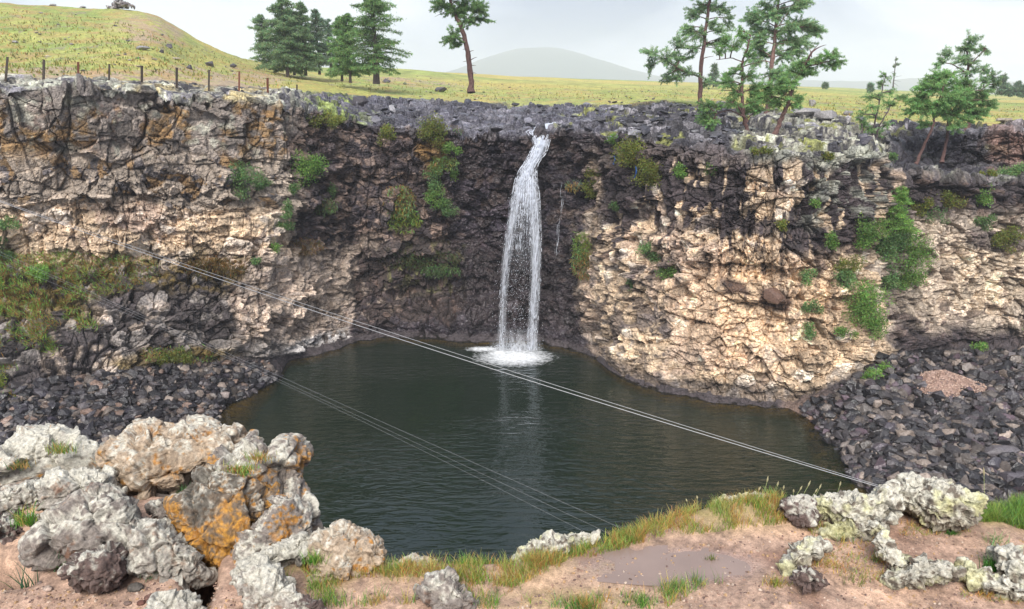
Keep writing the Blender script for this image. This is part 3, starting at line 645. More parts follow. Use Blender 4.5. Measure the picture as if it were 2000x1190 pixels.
manual_tree([([(1493, 247), (1499, 215), (1504, 180), (1506, 130), (1512, 90), (1517, 40), (1520, -5), (1522, -40)], 9, 3)],
    [(1500, 30, 24, 14), (1470, 40, 20, 14), (1465, 28, 12, 10), (1530, 20, 22, 14), (1560, 12, 18, 10), (1575, 4, 10, 10), (1505, 60, 26, 12), (1480, 72, 22, 12), (1540, 55, 26, 13), (1570, 48, 22, 12), (1590, 52, 18, 12), (1600, 58, 10, 10), (1545, 78, 30, 12), (1575, 82, 20, 10),
     (1490, 105, 22, 14), (1530, 108, 22, 14), (1480, 120, 14, 10), (1560, 100, 22, 9), (1515, -12, 34, 14), (1550, -15, 22, 9), (1500, 145, 24, 12), (1530, 150, 18, 10), (1495, 12, 16, 12), (1485, 85, 20, 10)],
    'tallest dark larch with a thick grey trunk, middle of the right bank cluster', GB, 72, G_DARK * 1.3, M_BARK, .27, 1.2, dead=[(1515, 60, 1560, -5), (1512, 88, 1545, 85), (1508, 112, 1480, 95)])
manual_tree([([(1512, 266), (1524, 235), (1537, 205), (1545, 180), (1556, 155), (1570, 130), (1582, 108), (1592, 97)], 7.5, 2.5), ([(1570, 132), (1600, 125), (1635, 115)], 2.4, 1), ([(1545, 180), (1520, 170), (1500, 165)], 2.2, 1)],
    [(1600, 120, 22, 12), (1622, 108, 18, 12), (1640, 122, 14, 8), (1575, 130, 22, 12), (1550, 140, 22, 12), (1625, 128, 16, 7), (1520, 165, 22, 14), (1500, 175, 20, 14), (1530, 185, 20, 14), (1515, 200, 18, 10), (1560, 192, 16, 9), (1540, 160, 20, 10), (1568, 120, 16, 8), (1490, 190, 16, 10), (1580, 143, 16, 7), (1552, 205, 12, 7)],
    'bright green larch with a red trunk leaning strongly right over the rock shelf', GB, 60.5, G_MID * 1.1, M_BARK_RED, .22, 1.2, dead=[(1582, 108, 1598, 86), (1592, 97, 1612, 88), (1585, 112, 1585, 92)])
manual_tree([([(1702, 278), (1706, 250), (1712, 225), (1720, 190), (1727, 160), (1731, 142)], 3.2, 1), ([(1708, 276), (1718, 245), (1730, 225), (1742, 200), (1748, 192)], 2.6, 1), ([(1685, 272), (1684, 255)], 3, 2)],
    [(1732, 150, 12, 9), (1722, 165, 16, 7), (1712, 185, 18, 7), (1738, 180, 12, 6), (1700, 190, 14, 6), (1698, 210, 18, 8), (1685, 225, 16, 8), (1715, 230, 14, 8), (1730, 200, 12, 6), (1760, 190, 16, 5), (1748, 205, 10, 7), (1700, 250, 14, 8), (1720, 260, 16, 7), (1735, 245, 12, 7), (1685, 240, 12, 8), (1770, 192, 12, 5)],
    'thin sparse young larch with two slender stems, alone on the right rim', GB, 60, G_MID * 1.1, M_BARK_DARK, .2, .75)
manual_tree([([(1788, 322), (1800, 295), (1814, 265), (1824, 240), (1824, 225), (1816, 215)], 4.5, 2.5), ([(1824, 230), (1832, 200), (1840, 180), (1848, 150)], 3.2, 1.2)],
    [(1795, 190, 22, 14), (1800, 215, 22, 12), (1820, 170, 24, 14), (1845, 150, 22, 13), (1855, 170, 24, 14), (1835, 195, 24, 16), (1820, 210, 22, 12), (1812, 245, 16, 9), (1845, 215, 20, 14), (1870, 190, 22, 16), (1805, 165, 16, 10), (1830, 150, 16, 10), (1790, 205, 14, 10), (1782, 218, 12, 8), (1860, 145, 16, 10)],
    'round crowned bright larch on a thin red trunk leaning left, in the rock hollow', GB, 59.5, G_MID * 1.15, M_BARK_RED, .22, 1.3)
manual_tree([([(1840, 318), (1845, 295), (1850, 265), (1852, 240), (1862, 215)], 5, 3), ([(1862, 215), (1885, 190), (1900, 175)], 2.5, 1.2)],
    [(1852, 245, 22, 10), (1860, 225, 22, 14), (1885, 200, 24, 16), (1905, 180, 22, 14), (1920, 195, 20, 12), (1905, 215, 22, 12), (1880, 230, 18, 10), (1892, 165, 20, 12), (1915, 222, 14, 8), (1875, 170, 18, 12), (1932, 200, 14, 8), (1925, 180, 14, 10)],
    'green larch on a straight red trunk in the rock hollow', GB, 60.5, G_MID, M_BARK_RED, .22, 1.3)
manual_tree([([(1880, 268), (1892, 245), (1898, 220), (1895, 180), (1888, 150), (1892, 120), (1885, 90)], 8, 2), ([(1893, 130), (1910, 110), (1925, 95)], 2, .9), ([(1890, 145), (1860, 125), (1835, 122)], 2, .8), ([(1897, 190), (1930, 165), (1945, 155)], 2, .9)],
    [(1880, 95, 16, 10), (1892, 78, 16, 12), (1905, 95, 18, 10), (1925, 95, 14, 9), (1880, 115, 18, 10), (1900, 122, 18, 10), (1848, 108, 12, 10), (1842, 122, 12, 6), (1890, 138, 20, 9), (1925, 135, 14, 8), (1938, 150, 16, 9), (1920, 155, 16, 8), (1950, 165, 12, 8), (1830, 128, 8, 5)],
    'tall dark larch with a thick red trunk rising behind the rounded crowns', GB, 66, G_DARK * 1.25, M_BARK_RED, .25, 1.0, dead=[(1895, 200, 1870, 190)])
# far trees on the plain
manual_tree([([(1744, 172), (1746, 150), (1750, 110)], 2, .8)], [(1748, 130, 3, 3), (1755, 126, 3, 3), (1747, 145, 3, 2), (1750, 116, 2, 2)], 'dead bare larch standing on the far plain', None, 210, G_DARK, M_BARK_DARK, .5, .4, dead=[(1745, 157, 1762, 160), (1745, 152, 1760, 148), (1746, 140, 1738, 143), (1745, 162, 1758, 170)], name='dead_larch_tree')
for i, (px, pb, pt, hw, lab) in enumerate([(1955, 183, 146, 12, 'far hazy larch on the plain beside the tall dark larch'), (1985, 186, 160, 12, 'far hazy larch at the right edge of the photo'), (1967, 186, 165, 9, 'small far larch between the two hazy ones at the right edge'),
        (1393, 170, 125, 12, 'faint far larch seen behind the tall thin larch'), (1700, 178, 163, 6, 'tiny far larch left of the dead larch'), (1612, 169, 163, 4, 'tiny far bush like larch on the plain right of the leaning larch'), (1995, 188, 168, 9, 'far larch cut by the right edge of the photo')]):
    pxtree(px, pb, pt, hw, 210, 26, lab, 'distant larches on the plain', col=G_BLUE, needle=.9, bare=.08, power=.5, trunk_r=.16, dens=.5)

# ------------------------------------------------------------------ loose rock
def rockproto(seed, n=16, flat=.75, mat=M_RUBBLE_ONE, col=(.07, .062, .068)):
    r = np.random.default_rng(seed); bm = bmesh.new()
    for _ in range(n):
        d = r.normal(size=3); d /= np.linalg.norm(d); d *= (.8 + .35 * r.random()); bm.verts.new((d[0], d[1] * .8, d[2] * flat))
    res = bmesh.ops.convex_hull(bm, input=bm.verts[:])
    bmesh.ops.delete(bm, geom=list({g for g in res['geom_interior'] + res['geom_unused'] if isinstance(g, bmesh.types.BMVert)}), context='VERTS')
    bmesh.ops.triangulate(bm, faces=bm.faces[:]); bm.verts.ensure_lookup_table(); bm.verts.index_update()
    V = np.array([v.co[:] for v in bm.verts]) * .5; Fc = np.array([[v.index for v in f.verts] for f in bm.faces]); bm.free(); return V, Fc
PROTO = [rockproto(s, 13 + s % 7, .55 + .06 * (s % 6)) for s in range(14)]
def rotm(r):
    q = r.normal(size=4); q /= np.linalg.norm(q); w_, x, y, z = q
    return np.array([[1 - 2 * (y * y + z * z), 2 * (x * y - z * w_), 2 * (x * z + y * w_)], [2 * (x * y + z * w_), 1 - 2 * (x * x + z * z), 2 * (y * z - x * w_)], [2 * (x * z - y * w_), 2 * (y * z + x * w_), 1 - 2 * (x * x + y * y)]])
def inpoly(poly, n, r):
    poly = np.array(poly, float); lo = poly.min(0); hi = poly.max(0); res = []
    while len(res) < n:
        p = lo + (hi - lo) * r.random(2); x, y = p; c_ = False; j = len(poly) - 1
        for i in range(len(poly)):
            if (poly[i][1] > y) != (poly[j][1] > y) and x < (poly[j][0] - poly[i][0]) * (y - poly[i][1]) / (poly[j][1] - poly[i][1]) + poly[i][0]: c_ = not c_
            j = i
        if c_: res.append(p)
    return res
def rubble(polys, smin, smax, nstuff, nind, seed, palette, stuff_name, stuff_label, ind_name, ind_label, ind_cat, group, sink=.25, flatrot=1, indmin=None):
    r = np.random.default_rng(seed); fl = .45 if flatrot < .5 else .8; mb = MB(); pts = []
    tot = nstuff + nind; share = [p[1] for p in polys]; sm = sum(share)
    for poly, s in polys: pts += inpoly(poly, int(tot * s / sm), r)
    sizes = smin + (smax - smin) * r.random(len(pts)) ** 2.6
    order = np.argsort([-sz / max(20, surf(*p)[0][1]) for sz, p in zip(sizes, pts)])
    protos = []
    for j, k in enumerate(order):
        p, _ = surf(*pts[k]); s = sizes[k]; Vp, Fp = PROTO[r.integers(len(PROTO))]; col = np.array(palette[r.integers(len(palette))]) * (.5 + 1.1 * r.random() ** 1.4)
        if j < nind:
            key = len(protos)
            if key < 18:
                me = mkmesh(ind_name, Vp @ rotm(r).T * [1.15, 1, .85], Fp, M_RUBBLE_ONE, np.tile(col, (len(Vp), 1)), False, link=False); protos.append(me)
                o = bpy.data.objects.new(ind_name, me)
            else: o = bpy.data.objects.new(ind_name, protos[r.integers(18)])
            o.location = p + [0, 0, s * (.5 - sink) * .6]; o.scale = (s * (.85 + .4 * r.random()), s * (.85 + .3 * r.random()), s * (.8 + .3 * r.random()) * fl / .8); o.rotation_euler = (r.normal() * .35, r.normal() * .35, r.random() * 6.28)
            COL.objects.link(o); tag(o, ind_label, ind_cat, group)
        else:
            V = (Vp @ rotm(r).T) * s * [1.1, 1, fl] + p + [0, 0, s * (.5 - sink) * .6]; mb.add(V, Fp, col)
    if mb.n: tag(mb.build(stuff_name, M_RUBBLE), stuff_label, kind='stuff')
pal = [lin(98, 92, 94, .55), lin(68, 64, 68, .5), lin(46, 44, 48, .5), lin(64, 60, 62, .5), lin(86, 80, 82, .5), lin(116, 106, 100, .55), lin(50, 47, 52, .5), lin(140, 126, 116, .6)]
LR = [([(-20, 770), (120, 740), (300, 720), (520, 705), (548, 735), (500, 768), (440, 795), (425, 830), (420, 870), (300, 900), (-20, 900)], 1.0)]
RR = [([(1575, 835), (1640, 860), (1690, 950), (1620, 940)], .035), ([(1560, 800), (1640, 760), (1720, 700), (1800, 690), (2010, 690), (2010, 1000), (1760, 990), (1690, 950), (1640, 880)], 1.0)]
rubble(LR, .16, 1.05, 4200, 140, 11, pal + [lin(56, 52, 60, .5), lin(52, 48, 54, .5), lin(130, 108, 96, .55)], 'rubble', 'small broken dark basalt stones covering the left shore of the pool', 'boulder', 'angular dark basalt block among the rubble on the left shore of the pool', 'boulder', 'dark blocks in the rubble on the left shore')
rubble(RR, .15, 1.2, 5000, 150, 12, pal + [lin(100, 84, 92, .5)], 'rubble', 'small wet purplish basalt stones covering the right shore of the pool', 'boulder', 'angular wet purplish basalt block among the rubble on the right shore of the pool', 'boulder', 'wet blocks in the rubble on the right shore')
RB = [([(620, 190), (860, 200), (1080, 205), (1200, 200), (1330, 205), (1440, 235), (1450, 290), (1200, 262), (1050, 262), (900, 258), (700, 235), (630, 215)], 1.0), ([(1180, 195), (1450, 205), (1450, 290), (1250, 268)], .45), ([(1560, 225), (1740, 235), (1740, 290), (1560, 290)], .12)]
rubble(RB, .15, 1.3, 380, 50, 13, [lin(104, 102, 110, .6), lin(72, 70, 78, .55), lin(140, 138, 142, .65), lin(90, 88, 94, .6), lin(60, 56, 66, .5)], 'river_stones', 'wet dark stones strewn over the river bed above the falls', 'river_boulder', 'wet dark boulder lying on the river bed above the waterfall', 'boulder', 'boulders on the river bed above the falls', flatrot=.2)
r_ = np.random.default_rng(5)
FG = [([(780, 140), (1000, 160), (1300, 170), (1999, 210), (1999, 235), (1560, 222), (1300, 195), (860, 195), (640, 170)], 1.0), ([(20, 20), (200, 30), (400, 90), (500, 130), (440, 160), (20, 140)], .5), ([(880, 150), (1010, 165), (1040, 195), (900, 195)], .25)]
rubble(FG, .12, .7, 420, 0, 14, [lin(150, 140, 130, .6), lin(110, 100, 96, .6), lin(170, 160, 140, .6)], 'field_stones', 'small grey stones scattered over the grassland and hill', 'x', 'x', 'x', 'x', flatrot=.2)
# gravel heap on the right shore
mb = MB(); gp = unproj(1840, 748, 53.0); gp, _ = surf(1838, 745)
cx_, cy_, rr_ = gp[0], gp[1], 2.9
n = 26; V = [[cx_, cy_, gp[2] + 1.0]]; Fc = []
for i in range(1, 9):
    for k in range(n):
        a = k / n * 6.283; q = i / 8; V.append([cx_ + math.cos(a) * rr_ * q * 1.05, cy_ + math.sin(a) * rr_ * q * .8, gp[2] + 1.0 * (1 - q) ** 1.1 - .12 * q + .05 * RNG.normal()])
for k in range(n):
    Fc.append([0, 1 + k, 1 + (k + 1) % n, 1 + (k + 1) % n])
F4 = [[1 + (i - 1) * n + k, 1 + i * n + k, 1 + i * n + (k + 1) % n, 1 + (i - 1) * n + (k + 1) % n] for i in range(1, 8) for k in range(n)]
mb.add(V, [np.array(F4), np.array(Fc)[:, :3]], lin(146, 118, 104, .8))
for _ in range(1600):
    a = RNG.random() * 6.283; q = RNG.random() ** .5; Vp, Fp = PROTO[RNG.integers(14)]
    mb.add(Vp * (.08 + .1 * RNG.random()) + [cx_ + math.cos(a) * rr_ * q * 1.05, cy_ + math.sin(a) * rr_ * q * .8, gp[2] + 1.0 * (1 - q) ** 1.1 - .1 * q], Fp, lin(*[(170, 140, 124), (128, 104, 96), (196, 168, 150)][RNG.integers(3)], .8))
tag(mb.build('gravel', M_RUBBLE), 'low heap of fine brown gravel on the right shore', kind='stuff')
# named boulders on the plain and hill
def one_boulder(name, px, py, wpx, hpx, label, col, seed, cat='boulder', group=None, Y=None, n=20):
    p, _ = surf(px, py); Y = Y or p[1]; V, Fc = rockproto(seed, n, .8); k = Y / F
    mb = MB(); V = V * [wpx * k, wpx * k * .8, hpx * k * 1.35]; mb.add(V, Fc, col); o = mb.build(name, M_RUBBLE); o.location = p + [0, 0, hpx * k * .3]; return tag(o, label, cat, group)
GRY = lin(150, 146, 146, .7); DKR = lin(84, 78, 84, .6); TNR = lin(170, 158, 140, .7)
for i, (px, py, w_, h_, lab, cc) in enumerate([(280, 96, 30, 10, 'pale flat boulder halfway up the grassy hill', GRY), (330, 92, 14, 10, 'brown boulder on the hill right of the pale flat one', DKR), (317, 103, 9, 7, 'small dark stone below the brown boulder on the hill', DKR),
        (411, 129, 20, 12, 'dark rounded boulder at the foot of the hill above the fence', DKR), (455, 130, 15, 9, 'smaller dark boulder at the hill foot, right of the rounded one', DKR), (370, 135, 14, 9, 'dark boulder beside the fence near the middle post', DKR),
        (28, 84, 14, 8, 'pale stone on the grass at the left of the hill', GRY), (103, 6, 14, 5, 'grey stone on the skyline of the hill, left of the cairn', GRY), (165, 9, 14, 5, 'flat grey stone on the hill skyline beside the cairn', GRY), (345, 116, 18, 6, 'flat pale stone low on the hill slope', TNR),
        (861, 178, 28, 12, 'grey pointed boulder left of the lone leaning larch', DKR * 1.2), (754, 160, 20, 9, 'dark boulder under the big open crowned larch', DKR), (790, 164, 9, 6, 'small mossy stone on the grass right of the big larch', lin(120, 130, 100, .6)), (584, 142, 16, 12, 'dark boulder between the trunks of the dark grove', DKR),
        (705, 206, 38, 22, 'big dark wedge shaped boulder on the river bed below the grove', DKR * .8), (1585, 207, 18, 16, 'rugged grey boulder at the edge of the grass right of the leaning larch', GRY), (1572, 222, 60, 16, 'long grey boulder on the back edge of the right rock shelf', GRY), (1612, 230, 46, 18, 'round backed pale boulder at the back edge of the right rock shelf', GRY),
        (1655, 225, 20, 12, 'grey boulder right of the round backed pale boulder', GRY), (1960, 236, 34, 10, 'pale flat boulder on the grass at the far right', TNR), (1768, 216, 16, 6, 'pale stone on the grass behind the thin young larch', TNR)]):
    one_boulder('boulder', px, py, w_, h_, lab, cc, 40 + i)
for i, (px, py, w_, h_, lab, cc) in enumerate([(430, 775, 44, 16, 'pale flat slab lying at the left waterline', lin(170, 156, 150, .7)), (408, 838, 30, 14, 'pale rounded stone at the left waterline behind the near boulders', lin(176, 160, 136, .7)), (392, 822, 26, 20, 'grey block just above the pale waterline stone', lin(120, 112, 118, .6)),
        (1955, 890, 74, 26, 'long smooth grey boulder at the right side of the right rubble', lin(120, 114, 118, .6)), (1985, 935, 70, 34, 'large dark grey boulder at the right edge of the photo, above the near grass', lin(96, 90, 96, .6)), (1938, 912, 40, 30, 'dark ribbed boulder between the long smooth one and the large dark grey one', lin(76, 72, 80, .6)),
        (1632, 903, 22, 9, 'single grey stone standing in the shallow water', lin(130, 124, 126, .6)), (1738, 845, 34, 26, 'round dark boulder near the middle of the right rubble', lin(84, 78, 86, .6)), (1720, 882, 40, 24, 'angular dark grey boulder at the water side of the right rubble', lin(100, 92, 100, .6)), (1508, 588, 50, 40, 'rounded brown boulder stuck in the tan wall of the prow', lin(120, 92, 78, .7))]):
    one_boulder('boulder', px, py, w_, h_, lab, cc, 140 + i, n=26)
mb = MB(); p, _ = surf(236, 17)
for _ in range(90):
    Vp, Fp = PROTO[RNG.integers(14)]; q = np.clip(RNG.normal(size=2), -1.6, 1.6) * [1.0, .7]; mb.add((Vp @ rotm(RNG).T) * (.35 + .5 * RNG.random()) + [q[0], q[1], max(.1, 1.3 - abs(q[0]) * .45) * RNG.random() ** .7], Fp, lin(*[(170, 164, 160), (140, 130, 128), (100, 90, 90)][RNG.integers(3)], .8))
o = mb.build('cairn', M_RUBBLE); o.location = p; tag(o, 'heap of grey stones piled on the top of the grassy hill', 'cairn')

# ------------------------------------------------------------------ fence posts
posts = [(12, 112, 145), (85, 117, 151), (153, 122, 155), (213, 126, 158), (277, 129, 160), (345, 133, 162), (408, 137, 167), (467, 140, 170), (523, 153, 184), (580, 166, 193)]
names = ['dark post at the left edge of the photo, first of the row', 'dark brown post second from the left in the row', 'reddish post third from the left in the row', 'dark brown post fourth from the left in the row', 'thin dark post fifth from the left, before the pale bare path',
    'dark post sixth from the left, at the end of the pale bare path', 'dark post seventh from the left, below the dark rounded boulder', 'bright rusty red post, third from the right end of the row', 'rusty red post standing next to last, on the slope down to the river', 'dark last post at the right end of the row, nearest the river']
postY = [53, 54.5, 55.5, 56, 57, 58, 60, 62, 64, 66]
red = {2, 7, 8}
for i, ((px, pt, pb), lab) in enumerate(zip(posts, names)):
    Y = postY[i]; b0 = unproj(px, pb, Y); tp = unproj(px + RNG.normal() * .6, pt, Y); h = np.linalg.norm(tp - b0)
    me = bpy.data.meshes.new('fence_post'); bm = bmesh.new()
    bmesh.ops.create_cube(bm, size=1); bmesh.ops.scale(bm, vec=(.13, .13, h + .5), verts=bm.verts); bmesh.ops.translate(bm, vec=(0, 0, h / 2 - .25), verts=bm.verts)
    bmesh.ops.bevel(bm, geom=bm.edges[:], offset=.012, segments=1)
    r2_ = bmesh.ops.create_cube(bm, size=1); bmesh.ops.scale(bm, vec=(.16, .16, .03), verts=r2_['verts']); bmesh.ops.translate(bm, vec=(0, 0, h + .005), verts=r2_['verts'])
    bm.to_mesh(me); bm.free(); me.materials.append(M_POST if i in red else M_POST_DARK)
    o = bpy.data.objects.new('fence_post', me); COL.objects.link(o); o.location = b0; o.rotation_euler = (RNG.normal() * .02, math.atan2(tp[0] - b0[0], h), RNG.random())
    tag(o, lab, 'post', 'fence posts along the left cliff top')

# ------------------------------------------------------------------ cables
def cable(ptsY, rad_, label, group):
    P = np.array([unproj(px, py, Y) for px, py, Y in ptsY]); t = np.linspace(0, 1, 60)
    d = np.concatenate([[0], np.cumsum(np.linalg.norm(np.diff(P, axis=0), axis=1))]); d /= d[-1]
    co = [np.polyfit(d, P[:, i], 2) for i in range(3)]; Q_ = np.stack([np.polyval(c_, t) for c_ in co], 1)
    mb = MB(); tube(mb, Q_, rad_, 6); tag(mb.build('cable', M_CABLE, hascol=False), label, 'cable', group)
def cabY(x, x0, Y0, x1, Y1):  # depth of a straight wire between two ends as the bearing sweeps
    a0 = (x0 - CX) / F; a1 = (x1 - CX) / F; a = (x - CX) / F
    X0, X1 = a0 * Y0, a1 * Y1; s = (a * Y0 - X0) / ((X1 - X0) - a * (Y1 - Y0)); return Y0 + s * (Y1 - Y0)
def mkc(pts, Y0, Y1, rad_, label, group):
    x0, x1 = pts[0][0], pts[-1][0]; cable([(x, y, cabY(x, x0, Y0, x1, Y1)) for x, y in pts], rad_, label, group)
GC = 'steel cables slung across the gorge'
mkc([(-60, 372), (0, 395), (440, 545), (700, 637), (1000, 735), (1300, 829), (1700, 946), (1760, 962)], 37, 23, .0115, 'lower and brighter wire of the main pair crossing the whole pool', GC)
mkc([(-60, 370), (0, 393), (440, 540), (700, 629), (1000, 727), (1300, 822), (1700, 943), (1760, 960)], 37.4, 23.3, .008, 'thinner upper wire of the main pair crossing the whole pool', GC)
mkc([(-60, 470), (0, 492), (200, 570), (540, 738), (700, 808), (900, 897), (1215, 1026)], 33, 19, .0026, 'upper thin wire of the lower trio, ending at the grassy rim', GC)
mkc([(-60, 474), (0, 498), (200, 578), (540, 742), (700, 818), (900, 908), (1190, 1038)], 33, 19, .0022, 'middle thin wire of the lower trio', GC)
mkc([(-60, 490), (0, 514), (200, 592), (540, 742), (700, 822), (900, 918), (1165, 1050)], 33, 19, .0022, 'lowest thin wire of the lower trio', GC)

# ------------------------------------------------------------------ waterfall
m, t, b, N, L = newmat('falling_water'); M_FALL = m
b.inputs['Base Color'].default_value = (.86, .89, .95, 1); b.inputs['Roughness'].default_value = .25
trn = N('ShaderNodeBsdfTransparent'); tl = N('ShaderNodeBsdfTranslucent'); tl.inputs[0].default_value = (.86, .89, .95, 1)
mxa = N('ShaderNodeMixShader'); mxa.inputs[0].default_value = .4; L(b.outputs[0], mxa.inputs[1]); L(tl.outputs[0], mxa.inputs[2])
mxb = N('ShaderNodeMixShader'); mxb.inputs[0].default_value = .8; L(trn.outputs[0], mxb.inputs[1]); L(mxa.outputs[0], mxb.inputs[2])
L(mxb.outputs[0], t.nodes['Material Output'].inputs[0])
wf = empty('waterfall', unproj(1045, 280, 65), label='white waterfall dropping from the dark rim into the pool in two thin strands', cat='waterfall')
w0 = np.array(wf.location)
def stream(name, path, n, lmin, lmax, wmax, bias=1.0):
    """path: (px, py, Y, half width px); n elongated drops and threads following it down"""
    P = np.array(path, float); P[:, 3] *= .86; mb = MB(); s = np.concatenate([[0], np.cumsum(np.abs(np.diff(P[:, 1])) + .3 * np.abs(np.diff(P[:, 0])))]); s /= s[-1]
    u0 = RNG.random(n) ** bias; lane = np.clip(RNG.normal(size=n) * .55, -1.2, 1.2); lane = lane if 'spray' in name else np.round(lane * 5) / 5 * .3 + lane * .7; u0 = u0 * (.5 + .5 * RNG.random(n)) if 'cascade' in name else u0
    ln = (lmin + (lmax - lmin) * RNG.random(n) ** 2)
    tot = s[-1] * (P[-1, 1] - P[0, 1]) * 65 / F
    for k in range(n):
        a = u0[k]; b_ = min(1, a + ln[k] / tot); pts = []
        for q in np.linspace(a, b_, 4):
            px = np.interp(q, s, P[:, 0]); py = np.interp(q, s, P[:, 1]); Y = np.interp(q, s, P[:, 2]); hw = np.interp(q, s, P[:, 3])
            pts.append(unproj(px + lane[k] * hw, py, Y - .25 * abs(math.cos(lane[k] * 2))))
        wd_ = wmax * (.25 + .75 * RNG.random() ** 2); tube(mb, np.array(pts) - w0 + [0, .25 * RNG.normal(), 0], [wd_ * .3, wd_, wd_, wd_ * .2], 4)
    return mb.build(name, M_FALL, wf, hascol=False)
stream('upper_cascade', [(1062, 262, 66.6, 20), (1058, 272, 66.0, 18), (1057, 282, 64.6, 15), (1050, 300, 64.3, 16), (1038, 318, 64.0, 14), (1030, 335, 63.8, 18), (1028, 352, 63.3, 22), (1027, 390, 62.9, 27), (1024, 430, 62.8, 31), (1021, 500, 62.7, 36)], 1300, .12, .7, .032, 1.5)
stream('right_strand', [(1038, 345, 63.3, 10), (1043, 380, 62.9, 11), (1047, 460, 62.7, 10), (1046, 540, 62.5, 9), (1042, 620, 62.4, 9), (1037, 693, 62.3, 11)], 1200, .08, .5, .022, 1.2)
stream('left_strand', [(1018, 345, 63.2, 9), (1006, 390, 63, 9), (996, 460, 62.9, 9), (988, 520, 62.8, 8), (983, 580, 62.7, 7), (981, 640, 62.6, 6), (979, 684, 62.6, 8)], 650, .07, .5, .022, 1.5)
stream('spray', [(1024, 370, 63, 26), (1018, 450, 62.9, 38), (1012, 560, 62.8, 44), (1008, 700, 62.7, 52)], 1700, .03, .11, .02)
stream('splash_spray', [(1008, 668, 62.9, 40), (1008, 690, 62.6, 60)], 900, .02, .07, .03, .6)
stream('side_trickle', [(1095, 350, 64, 4), (1098, 400, 63.8, 4), (1090, 450, 63.6, 4), (1088, 500, 63.5, 5)], 60, .2, .7, .012)
stream('river_rapid', [(1090, 238, 74, 14), (1075, 248, 71, 26), (1062, 258, 68, 34), (1060, 264, 66.6, 26)], 700, .2, .9, .04)
m, t, b, N, L = newmat('water_veil'); M_VEIL = m
b.inputs['Base Color'].default_value = (.86, .89, .95, 1); b.inputs['Roughness'].default_value = .4
tc = N('ShaderNodeTexCoord'); mpv = N('ShaderNodeMapping'); mpv.inputs['Scale'].default_value = (2.6, 2.6, .35); L(tc.outputs['Object'], mpv.inputs[0])
nv = N('ShaderNodeTexNoise'); nv.inputs['Scale'].default_value = 1.6; nv.inputs['Detail'].default_value = 7; nv.inputs['Roughness'].default_value = .7; nv.inputs['Distortion'].default_value = .4; L(mpv.outputs[0], nv.inputs['Vector'])
ve = N('ShaderNodeAttribute'); ve.attribute_name = 'veil'
m1_ = N('ShaderNodeMapRange'); m1_.inputs['From Min'].default_value = .33; m1_.inputs['From Max'].default_value = .72; L(nv.outputs[0], m1_.inputs['Value'])
m2_ = N('ShaderNodeMath'); m2_.operation = 'MULTIPLY'; L(m1_.outputs[0], m2_.inputs[0]); L(ve.outputs['Fac'], m2_.inputs[1])
trv = N('ShaderNodeBsdfTransparent'); tlv = N('ShaderNodeBsdfTranslucent'); tlv.inputs[0].default_value = (.86, .89, .95, 1); mx1 = N('ShaderNodeMixShader'); mx1.inputs[0].default_value = .45; L(b.outputs[0], mx1.inputs[1]); L(tlv.outputs[0], mx1.inputs[2])
mx2 = N('ShaderNodeMixShader'); L(m2_.outputs[0], mx2.inputs[0]); L(trv.outputs[0], mx2.inputs[1]); L(mx1.outputs[0], mx2.inputs[2]); L(mx2.outputs[0], t.nodes['Material Output'].inputs[0])
def veil(name, path, a0, a1, dy):
    P = np.array(path, float); P[:, 3] *= .86; s = np.linspace(0, 1, len(P)); q = np.linspace(0, 1, 90); u = np.linspace(-1, 1, 22); V = []; A = []
    for k in q:
        px, py, Y, hw = [np.interp(k, s, P[:, i]) for i in range(4)]
        for v in u:
            V.append(unproj(px + v * hw, py, Y + dy - .25 * math.cos(v * 1.5) + .12 * math.sin(v * 9 + k * 5)) - w0); A.append((1 - abs(v) ** 1.6) * (a0 + (a1 - a0) * k) * min(1, k * 14))
    mkmesh(name, V, grid_faces(90, 22), M_VEIL, None, True, {'veil': np.array(A)}, wf)
veil('cascade_veil', [(1062, 262, 66.6, 24), (1058, 272, 66.0, 22), (1057, 282, 64.6, 19), (1050, 300, 64.3, 20), (1038, 318, 64.0, 19), (1030, 335, 63.8, 23), (1028, 352, 63.3, 28), (1027, 390, 62.9, 32), (1024, 430, 62.8, 36), (1020, 480, 62.8, 38), (1018, 540, 62.8, 38)], 2.3, .0, .05)
veil('foot_mist', [(1008, 640, 62.9, 48), (1008, 670, 62.7, 62), (1008, 698, 62.3, 74)], .1, 1.3, -.2)
veil('right_veil', [(1034, 345, 63.2, 18), (1043, 400, 62.9, 17), (1047, 460, 62.7, 15), (1046, 540, 62.5, 14), (1042, 620, 62.4, 14), (1037, 694, 62.3, 16)], 1.5, .95, .1)
veil('left_veil', [(1018, 345, 63.2, 15), (1006, 400, 63, 14), (996, 460, 62.9, 13), (988, 520, 62.8, 12), (983, 590, 62.7, 10), (979, 688, 62.6, 12)], 1.3, .65, .15)

